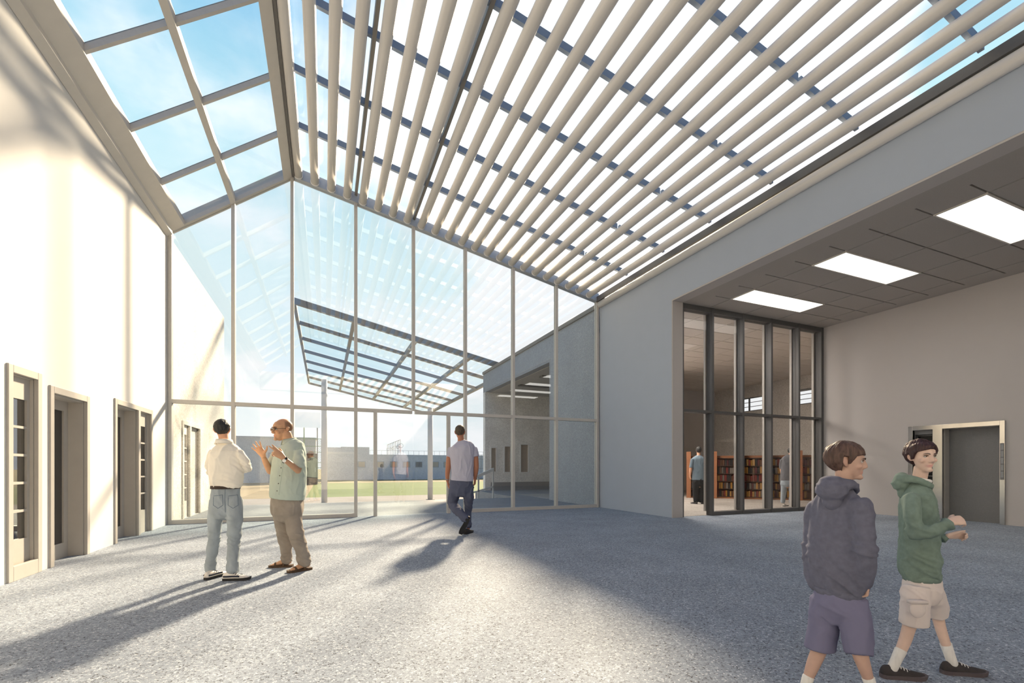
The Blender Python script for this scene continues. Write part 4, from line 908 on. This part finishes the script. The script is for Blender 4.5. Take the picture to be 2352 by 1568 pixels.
def watch(p, q, d, rr, m, mf, up):
    d = V(d).normalized(); bm = bmesh.new(); Q = d.to_track_quat('Z', 'Y').to_matrix(); n = 20
    rg = [[q+Q @ V((rr*k*math.cos(2*PI*i/n), rr*k*math.sin(2*PI*i/n), z)) for i in range(n)] for k, z in ((1, -.011), (1.1, -.008), (1.1, .008), (1, .011))]
    vs = [[bm.verts.new(x) for x in r_] for r_ in rg]
    for a, b in zip(vs, vs[1:]+[vs[0]]):
        for i in range(n): bm.faces.new((a[i], a[(i+1) % n], b[(i+1) % n], b[i]))
    w = obj('watch', bm, m, p.root, smooth=True); up = V(up); up = (up-d*up.dot(d)).normalized()
    bm = bmesh.new(); rod(bm, q+up*rr, q+up*(rr+.010), .0185, 20); obj('watch_face', bm, mf, w); return w
watch(p, p.j(655, 1056, -.44), (-.72, -.3, .6), .036, mso, mat('white dial', (.85, .85, .83, 1), .3), (.2, -.9, -.2))
# ------------------------------------------------------------------ man walking to the doors
p = Person(8.3, 1062, (.05, 1), 'man in lavender tee and dark trousers walking away toward the glass doors')
m_lv = cloth('lavender tee', S(186, 186, 204), var=.03); m_dt = mat('dark slate trousers', S(90, 95, 116), .9, var=.12, scale=7, spec=.15)
hd = p.j(1056.5, 993, .03); M = frame((-.05, 1, 0), 0); hs = 1.12
tr = [(1061, 1104, 26.5), (1062, 1085, 25.5), (1062, 1062, 27), (1062, 1042, 29.5), (1062, 1027, 29), (1061, 1019, 21, 0, .7), (1059, 1012, 8.5, 0, .95)]
p.trunk(p.body, [(1060, 1130, 22)]+tr, .58, shrink=.86); p.limb(p.body, [(1059, 1016, 8, 0), (1058, 1004, 7, .01), (1057, 996, 7.2, .02)])
la = [(1037, 1029, 8.2, 0), (1032, 1050, 7.4, 0), (1029.5, 1072, 6.2, .0), (1027.5, 1090, 5.0, .03), (1028, 1104, 3.8, .06)]
ra = [(1087, 1029, 8.2, 0), (1092, 1050, 7.4, .0), (1094, 1072, 6.0, .0), (1092.5, 1088, 4.8, .04), (1091, 1100, 3.7, .08)]
for q in (la, ra): p.limb(p.body, [(q[0][0], q[0][1]+3, 5, 0), (q[1][0], q[1][1]-4, 6.0, 0)]+q[2:])
hand_bits(p.body, p.j(1028, 1104, .06), (.12, .15, -1), (.9, .3, 0), 1.12, (.25, .3, .35, .4), .05, thumb=-1, thumb_out=.35); hand_bits(p.body, p.j(1091, 1100, .08), (-.1, .2, -1), (-.9, .3, 0), 1.12, (.7, .8, .9, .9), .02, thumb=1, thumb_out=.35)
ll = [(1048, 1118, 14.5, 0), (1042, 1140, 13, .08), (1040, 1157, 11.5, .10), (1055, 1176, 10, -.15), (1071, 1193, 8.5, -.36)]
rl = [(1074, 1118, 14, 0), (1076, 1140, 12, .0), (1076, 1160, 9.5, .05), (1075, 1185, 7.5, .08), (1076, 1208, 7.5, .05)]
p.limb(p.body, ll, shrink=.72); p.limb(p.body, rl[:-1]+[(1076, 1215, 4.5, .05)], shrink=.75)
head_bits(p.body, hd, M, hs); p.finish(hd, M, hs, SKIN3, .009); p.eyes(hd, M, hs)
crop = HL(0, .064, .7, .060, 1.12, .048, 1.2, .012, 1.42, .008, 1.47, .026, 1.66, .026, 1.74, -.02, 2.1, -.05, PI, -.060)
obj('hair', hair_mesh(hd, M, hs, crop, .006, 5, .002), mat('short brown hair', S(84, 74, 62), .7, var=.3, scale=30), p.root)
bm = bmesh.new(); p.trunk(bm, tr, .74, 'flat'); p.limb(bm, [la[0], (1035, 1038, 8.8, 0), (1033, 1049, 9.0, 0)], cap='flat'); p.limb(bm, [ra[0], (1090, 1038, 8.8, 0), (1091.5, 1048.5, 9.0, 0)], cap='flat')
fold_obj(p, 'tee_shirt', bm, .010, m_lv, .020, (8, 8, 1.8), 31, (), 4)
bm = bmesh.new(); c = p.j(1059.5, 1013.5, 0)
for i in range(24):
    a, b = 2*PI*i/24, 2*PI*(i+1)/24; rod(bm, c+V((.067*math.cos(a), .066*math.sin(a), -.006)), c+V((.067*math.cos(b), .066*math.sin(b), -.006)), .008, 6)
obj('neckband', bm, m_lv, p.root)
bm = bmesh.new(); p.trunk(bm, [(1060, 1100, 25.2), (1060, 1115, 27), (1061, 1130, 25)], .66); p.limb(bm, ll); p.limb(bm, rl)
fold_obj(p, 'trousers', bm, .010, m_dt, .020, (7, 7, 4), 37, [(p.j(1041, 1157, .1), .13), (p.j(1076, 1160, 0), .12), (p.j(1071, 1190, -.3), .1), (p.j(1076, 1205, 0), .1)], 3)
mds = mat('dark shoe', S(50, 44, 42), .6)
shoe(p.root, V((p.j(1069, 1224, 0).x, p.j(1069, 1224, 0).y-.12, 0)), (.35, .94), .31, mds, mso, laces=False)
# trailing foot: heel up, sole turned to us
a = p.j(1074, 1192, -.36); t = V((p.j(1056, 1222, -.25).x, -.24, .02)); d = (t-a)
L_ = .31; bm = bmesh.new(); st = ((-.03, .036, .045), (.05, .038, .055), (.14, .038, .05), (.21, .046, .042), (.27, .043, .034), (.305, .03, .026)); dn = d.normalized(); sdv = V((.82, -.2, .45)); 
tube(bm, [a+V((0, .02, .0))+dn*x for x, _, _ in st], [(w_, h_) for _, w_, h_ in st], sdv, 18, .02); so_ = obj('shoe', bm, mds, p.root, smooth=True)
sdn = (sdv-dn*sdv.dot(dn)).normalized(); nn = dn.cross(sdn); nn = nn if nn.y < 0 else -nn
prof = [a+dn*x+sdn*w_*1.02 for x, w_, _ in st]+[a+dn*x-sdn*w_*1.02 for x, w_, _ in st[::-1]]
obj('sole', PR([q+nn*.030 for q in prof], nn*.022), mso, so_)
watch(p, p.j(1027.5, 1100, .055), (.0, .15, -1), .034, mat('steel bracelet', S(150, 150, 158), .3, .8), mat('grey dial', (.4, .4, .42, 1), .3), (-1, -.3, 0))
# ------------------------------------------------------------------ two people in the library
p = Person(14.9, 1605, (.3, .95), 'person in blue tee and black trousers standing behind the dark library glass')
hd = p.j(1605, 1035, .02); M = frame((.3, .95, 0)); hs = 1.05
tr = [(1605, 1102, 15.5), (1605, 1085, 15), (1605, 1065, 16), (1605, 1054, 17), (1605, 1048.5, 11, 0, .7), (1605, 1045, 4.6, 0, .95)]
p.trunk(p.body, [(1605, 1115, 13)]+tr, .58, shrink=.86); p.limb(p.body, [(1605, 1047, 4.4, 0), (1605, 1040, 4.2, .01)])
la = [(1591, 1054, 5, 0), (1588, 1068, 4.5, 0), (1586.5, 1080, 3.6, .02), (1585, 1091, 2.3, .08)]; ra = [(1619, 1054, 5, 0), (1621.5, 1068, 4.5, 0), (1622, 1080, 3.6, .02), (1621, 1093, 2.3, .08)]
for q in (la, ra): p.limb(p.body, [(q[0][0], q[0][1]+3, 3, q[0][3]), (q[1][0], q[1][1], 3.4, q[1][3])]+q[2:])
hand_bits(p.body, p.j(1585, 1091, .08), (.2, .3, -1), (.9, .3, 0), 1.08, thumb=-1); hand_bits(p.body, p.j(1621, 1093, .08), (-.2, .3, -1), (-.9, .3, 0), 1.08, thumb=1)
ll = [(1599, 1105, 8.5, 0), (1598, 1128, 7, .02), (1599, 1150, 6.5, 0)]; rl = [(1611, 1105, 8.5, 0), (1611.5, 1128, 7, .02), (1610, 1150, 6.5, 0)]
p.limb(p.body, ll, shrink=.75); p.limb(p.body, rl, shrink=.75); head_bits(p.body, hd, M, hs); p.finish(hd, M, hs, SKIN1, .012)
obj('hair', hair_mesh(hd, M, hs, nape, .012, 7, .003), MATS['black hair'], p.root)
bm = bmesh.new(); p.trunk(bm, tr, .62, 'flat'); p.limb(bm, la[:2]+[(1587.5, 1073, 5.2, .01)], cap='flat'); p.limb(bm, ra[:2]+[(1622, 1073, 5.2, .01)], cap='flat')
fold_obj(p, 'tee_shirt', bm, .012, cloth('steel blue tee', S(112, 128, 140)), .014, (7, 7, 2), 41)
bm = bmesh.new(); p.trunk(bm, [(1605, 1099, 14), (1605, 1112, 15)], .66); p.limb(bm, ll); p.limb(bm, rl); fold_obj(p, 'trousers', bm, .012, mat('black cotton', S(30, 30, 32), .9), .012, (7, 7, 4), 43)
shoe(p.root, V((p.j(1599, 1157, 0).x, -.08, 0)), (-.3, .95), .29, mds, mso, laces=False); shoe(p.root, V((p.j(1609, 1157, 0).x, -.08, 0)), (.75, .6), .29, mds, mso, laces=False)
p = Person(13.9, 1810, (.55, .83), 'person in grey polo and pale jeans walking away behind the library glass')
hd = p.j(1818, 1037, .05); M = frame((.9, .4, -.1)); hs = 1.02
tr = [(1807, 1104, 16, 0), (1808, 1085, 15.5), (1810, 1066, 16.5), (1811, 1055, 16.5), (1813, 1049, 11, 0, .7), (1814, 1046, 4.8, .02, .95)]
p.trunk(p.body, [(1807, 1116, 13)]+tr, .62, shrink=.86); p.limb(p.body, [(1814, 1048, 4.4, .02), (1816, 1041, 4.2, .04)])
la = [(1796, 1055, 5, .08), (1794, 1070, 4.4, .1), (1795, 1083, 3.4, .14), (1797, 1096, 2.3, .2)]; ra = [(1826, 1055, 5, -.06), (1829, 1070, 4.4, -.08), (1829, 1083, 3.4, -.06), (1827, 1096, 2.3, .0)]
for q in (la, ra): p.limb(p.body, [(q[0][0], q[0][1]+3, 3, q[0][3]), (q[1][0], q[1][1], 3.4, q[1][3])]+q[2:])
hand_bits(p.body, p.j(1797, 1096, .2), (.2, .2, -1), (.7, .5, 0), 1.05, thumb=-1); hand_bits(p.body, p.j(1827, 1096, .0), (0, .3, -1), (-.9, .3, 0), 1.05, thumb=1)
ll = [(1801, 1106, 8.5, .04), (1800, 1128, 7, .06), (1798, 1152, 5.8, .1)]; rl = [(1813, 1106, 8.5, -.03), (1819, 1128, 7, .02), (1817, 1152, 5.8, -.05)]
p.limb(p.body, ll, shrink=.75); p.limb(p.body, rl, shrink=.75); head_bits(p.body, hd, M, hs); p.finish(hd, M, hs, SKIN1, .012)
obj('hair', hair_mesh(hd, M, hs, nape, .012, 9, .003), MATS['black hair'], p.root)
bm = bmesh.new(); p.trunk(bm, tr, .62, 'flat'); p.limb(bm, la[:2]+[(1794.5, 1075, 5, .11)], cap='flat'); p.limb(bm, ra[:2]+[(1829, 1075, 5, -.08)], cap='flat')
fold_obj(p, 'polo_shirt', bm, .012, cloth('grey polo', S(112, 112, 116)), .012, (7, 7, 2), 47)
bm = bmesh.new(); p.trunk(bm, [(1807, 1101, 14.5), (1807, 1113, 15)], .66); p.limb(bm, ll); p.limb(bm, rl); fold_obj(p, 'jeans', bm, .012, m_jean, .012, (7, 7, 4), 49)
shoe(p.root, V((p.j(1798, 1160, .1).x, .06, 0)), (.8, .6), .28, msh, mso, laces=False); shoe(p.root, V((p.j(1816, 1160, -.05).x, -.12, 0)), (.8, .6), .28, msh, mso, laces=False)
# ------------------------------------------------------------------ boys at the right
def hood(p, c, r, m, back, zb=-.03, seed=1, roll=.028, bag=1.0):
    """a lowered hood: a thick rolled rim round the neck and a slack bag hanging behind it"""
    bm = bmesh.new(); n = 26; pts = []; rr = []
    for i in range(n+1):
        a = 2*PI*i/n; f = math.cos(a); d = p.F*math.cos(a)*1.05+p.L*math.sin(a)*1.0; bk = max(0, -f)
        pts.append(c+d*r*(1+.42*bk)+V((0, 0, -.035*max(0, f)+zb*0+.012*bk))); rr.append((roll*(1+.5*bk), roll*(.75+.5*bk)))
    tube(bm, pts, rr, (0, 0, 1), 14, .02)
    b = c-p.F*back; Mx = Matrix((p.L, -p.F, V((0, 0, 1)))).transposed()
    ell(bm, b+V((0, 0, -.02)), (r*1.22*bag, .062*bag, .062*bag), Mx); ell(bm, b+V((0, 0, -.075))+p.F*.012, (r*.80*bag, .045*bag, .055*bag), Mx); ell(bm, b+V((0, 0, .022))-p.F*.0, (r*.95*bag, .042*bag, .03*bag), Mx)
    return fold_obj(p, 'hood', bm, .0065, m, .011, (14, 14, 18), seed, (), 3)
m_sock = mat('white ribbed sock', (.80, .79, .78, 1), .9, var=.1, scale=60, stretch=(1, 1, .05)); m_bsh = mat('black suede', S(62, 58, 60), .8, var=.15, scale=30); m_bso = mat('grey rubber sole', S(92, 84, 88), .7)
p = Person(2.33, 1925, (.88, .47), 'boy in navy hoodie and slate shorts left of the boy in green')
m_nh = cloth('navy hoodie', S(104, 106, 124), var=.12, scale=40); m_ss = cloth('slate shorts', S(118, 118, 146), var=.05)
hd = p.j(1945, 1060, .0); M = frame((.88, -.47, -.06), .0); hs = .76
tr = [(1927, 1362, 54, .0, .78), (1927, 1345, 66, .0, .74), (1927, 1305, 75, .0, .72), (1926, 1250, 74, .0, .70), (1926, 1200, 70, .0, .66), (1926, 1165, 64, .0, .64), (1926, 1140, 50, .0, .66), (1928, 1124, 32, .0, .85)]
p.trunk(p.body, [(1925, 1400, 50)]+tr, .66, shrink=.80); p.limb(p.body, [(1930, 1140, 24, .0), (1935, 1110, 20, .0), (1939, 1080, 21, .0)])
la = [(1873, 1165, 24, .10), (1864, 1215, 23, .13), (1860, 1262, 22, .13), (1866, 1315, 19, .10), (1874, 1345, 17, .08)]
ra = [(1977, 1160, 26, -.12), (1986, 1215, 25, -.15), (1989, 1268, 25, -.16), (1990, 1315, 21, -.13), (1990, 1343, 16, -.10)]
p.limb(p.body, la, shrink=.6); p.limb(p.body, ra, shrink=.6)
hand_bits(p.body, p.j(1991, 1336, -.10), (.02, .1, -1), (-.8, .4, 0), .72, (1.0, 1.0, 1.0, 1.0), .02, thumb=1, thumb_out=.3)
ll = [(1898, 1375, 40, .05), (1890, 1440, 39, .06), (1884, 1480, 40, .06), (1883, 1490, 40, .06)]; rl = [(1955, 1375, 38, -.05), (1966, 1440, 37, -.07), (1972, 1485, 35, -.08)]
lc = [(1894, 1440, 24, .06), (1882, 1490, 20, .06), (1868, 1525, 17.5, .06), (1853, 1565, 12, .06), (1848, 1582, 11, .06)]; rc = [(1966, 1440, 25, -.07), (1974, 1495, 20, -.09), (1984, 1528, 16.5, -.1), (1998, 1568, 12, -.1), (2004, 1582, 11, -.1)]
p.limb(p.body, lc); p.limb(p.body, rc); head_bits(p.body, hd, M, hs)
p.finish(hd, M, hs, SKIN5, .0052); p.eyes(hd, M, hs, brow=(.10, .07, .055), brow_w=.0032)
bowl = HL(0, .034, .6, .036, 1.0, .030, 1.1, .010, 1.28, -.012, 1.38, -.014, 1.43, .024, 1.68, .026, 1.76, -.045, 2.1, -.085, PI, -.100)
m_bh = mat('brown hair', S(88, 68, 62), .55, var=.5, scale=14, stretch=(6, 6, 1.2), spec=.4)
obj('hair', hair_mesh(hd, M, hs, bowl, .023, 12, .005), m_bh, p.root)
bm = bmesh.new(); p.trunk(bm, tr, .7); p.limb(bm, la); p.limb(bm, ra)
fold_obj(p, 'hoodie', bm, .008, m_nh, .020, (10, 10, 5), 51, [(p.j(1986, 1262, -.15), .07), (p.j(1862, 1262, .13), .07), (p.j(1927, 1345, -.1), .10), (p.j(1960, 1185, -.1), .06)], 12)
hood(p, p.j(1932, 1114, .01), .062, m_nh, .092, seed=53, roll=.020, bag=.98)
band(p, [(1927, 1367, 57), (1927, 1350, 61)], .78, 0, m_nh, 'hem_band', 1.0)
bm = bmesh.new(); p.trunk(bm, [(1926, 1352, 55), (1926, 1385, 61), (1928, 1405, 58)], .78); p.limb(bm, ll, cap='flat'); p.limb(bm, rl+[(1974, 1504, 33, -.09)], cap='flat')
fold_obj(p, 'shorts', bm, .0075, m_ss, .014, (9, 9, 6), 57, [(p.j(1905, 1420, -.05), .07), (p.j(1890, 1470, .1), .06)], 3)
for q in (lc, rc):
    bm = bmesh.new(); p.limb(bm, [(q[-2][0]+(q[-3][0]-q[-2][0])*.27, q[-2][1]-11, q[-2][2]+3.2, q[-2][3]), (q[-2][0], q[-2][1], q[-2][2]+2.5, q[-2][3]), (q[-1][0], q[-1][1]+4, q[-1][2]+3, q[-1][3])]); obj('sock', bm, m_sock, p.root, smooth=True)
for q, dv in ((lc, (.95, -.2)), (rc, (1, -.1))):
    e = p.j(q[-1][0], q[-1][1], q[-1][3]); d = V((dv[0], dv[1], 0)).normalized(); shoe(p.root, V((e.x, e.y, 0))-d*.055, dv, .225, m_bsh, m_bso)
p = Person(2.66, 2118, (.80, -.60), 'boy in green hoodie and pale cargo shorts walking right before the lift doorway')
m_gh = cloth('green hoodie', S(124, 143, 135), var=.12, scale=40); m_ps = cloth('pale cargo shorts', S(226, 216, 214), var=.03)
hd = p.j(2117, 1048, -.02); M = frame((-.08, -.99, -.06), .02); hs = .745
tr = [(2117, 1325, 44, .0, .86), (2114, 1310, 51, .0, .84), (2112, 1275, 49, .0, .80), (2110, 1225, 46, .0, .78), (2108, 1175, 44, .0, .76), (2107, 1145, 41, .0, .74), (2107, 1125, 33, .0, .78), (2108, 1108, 23, .0, .95)]
p.trunk(p.body, [(2117, 1360, 40)]+tr, .76, shrink=.82); p.limb(p.body, [(2108, 1125, 20, .0), (2112, 1100, 18, -.005), (2117, 1074, 19, -.01)])
ra = [(2096, 1145, 24, -.13), (2097, 1190, 24, -.18), (2106, 1226, 22, -.20)]; rf = [(2106, 1226, 21, -.20), (2145, 1218, 20, -.24), (2180, 1201, 14, -.25)]
la = [(2126, 1140, 22, .12), (2128, 1185, 21, .15), (2132, 1222, 19, .13)]; lf = [(2132, 1224, 18, .13), (2155, 1234, 16, .04), (2178, 1231, 12, -.02)]
for q in (ra, la): p.limb(p.body, q, shrink=.6)
for q in (rf, lf): p.limb(p.body, q, shrink=.6)
hand_bits(p.body, p.j(2181, 1199, -.25), (.95, -.05, .18), (.25, .75, -.55), .74, (.75, .8, .85, .85), .02, thumb=1, thumb_out=.45); hand_bits(p.body, p.j(2179, 1231, -.02), (.95, -.1, .15), (.1, -.85, -.4), .70, (1.1, 1.15, 1.2, 1.2), .02, thumb=-1, thumb_out=.45)
nl = [(2104, 1345, 34, -.06), (2102, 1390, 36, -.07), (2100, 1432, 37, -.06)]; fl = [(2134, 1345, 32, .06), (2148, 1385, 30, .08), (2157, 1416, 24, .09)]
nc = [(2100, 1400, 22, -.06), (2088, 1440, 17, -.05), (2077, 1475, 15.5, -.04), (2054, 1525, 11, -.04), (2049, 1536, 11, -.04)]; fc = [(2150, 1385, 21, .08), (2156, 1425, 15.5, .09), (2166, 1460, 14, .06), (2184, 1512, 10.5, .02), (2188, 1524, 10.5, .01)]
p.limb(p.body, nc); p.limb(p.body, fc); head_bits(p.body, hd, M, hs)
p.finish(hd, M, hs, SKIN4, .0050, lips=(.60, .30, .28)); p.eyes(hd, M, hs, brow=(.10, .07, .065), brow_w=.0030)
side = HL(0, .050, .45, .040, .9, .030, 1.05, .012, 1.2, -.014, 1.36, -.018, 1.42, .012, 1.62, .012, 1.72, -.05, 2.1, -.085, PI, -.098)
def swept(o, az, sd):
    k = np.clip((1.1-az)/.9, 0, 1)*np.clip((o[:, 2]-.055)/.03, 0, 1)*np.clip((.115-o[:, 2])/.03, 0, 1); o[:, 1] -= k*.012; o[:, 2] -= k*.006*np.sin(o[:, 0]*160+1); return o
m_dh = mat('dark auburn hair', S(66, 46, 48), .5, var=.5, scale=14, stretch=(6, 6, 1.6), spec=.4)
obj('hair', hair_mesh(hd, M, hs, side, .019, 17, .007, swept), m_dh, p.root)
bm = bmesh.new(); p.trunk(bm, tr, .78)
for q in (ra, la, rf, lf): p.limb(bm, q)
fold_obj(p, 'hoodie', bm, .0075, m_gh, .019, (10, 10, 6), 61, [(p.j(2106, 1226, -.2), .08), (p.j(2160, 1212, -.25), .06), (p.j(2110, 1295, -.1), .10), (p.j(2120, 1190, -.1), .06)], 12)
hood(p, p.j(2107, 1102, .0), .056, m_gh, .070, seed=63, roll=.019, bag=.78)
band(p, [(2117, 1330, 46), (2116, 1316, 48)], .86, 0, m_gh, 'hem_band', 1.0)
bm = bmesh.new(); c = p.j(2112, 1100, 0); tube(bm, [c+p.F*.050*math.cos(a)+p.L*.05*math.sin(a)+V((0, 0, -.012*math.cos(a))) for a in [2*PI*i/16 for i in range(17)]], [(.010, .006)]*17, (0, 0, 1), 8, .02); obj('tee_neckband', bm, m_cap, p.root, smooth=True)
bm = bmesh.new(); p.trunk(bm, [(2117, 1318, 43), (2118, 1345, 48), (2118, 1365, 46)], .85); p.limb(bm, nl, cap='flat'); p.limb(bm, fl, cap='flat')
fold_obj(p, 'cargo_shorts', bm, .007, m_ps, .014, (9, 9, 8), 67, [(p.j(2085, 1360, -.05), .06), (p.j(2100, 1420, -.06), .06)], 3)
bm = bmesh.new(); q0 = p.j(2108, 1398, -.155); ell(bm, q0, (.045, .014, .05)); box(bm, q0.x-.045, q0.x+.045, q0.y-.016, q0.y+.02, q0.z+.03, q0.z+.048); obj('cargo_pocket', bm, m_ps, p.root, smooth=True)
for q, dv in ((nc, (1, -.12)), (fc, (1, -.12))):
    bm = bmesh.new(); k = .60
    p.limb(bm, [(q[2][0]+(q[3][0]-q[2][0])*k*.6, q[2][1]+(q[3][1]-q[2][1])*k*.6, 15.5, q[2][3]), (q[2][0]+(q[3][0]-q[2][0])*.75, q[2][1]+(q[3][1]-q[2][1])*.75, 14, q[3][3]), (q[4][0], q[4][1], 13.5, q[4][3])]); obj('sock', bm, m_sock, p.root, smooth=True)
    e = p.j(q[-1][0], q[-1][1], q[-1][3]); d = V((dv[0], dv[1], 0)).normalized(); shoe(p.root, V((e.x, e.y, 0))-d*.058, dv, .235, m_bsh, m_bso)
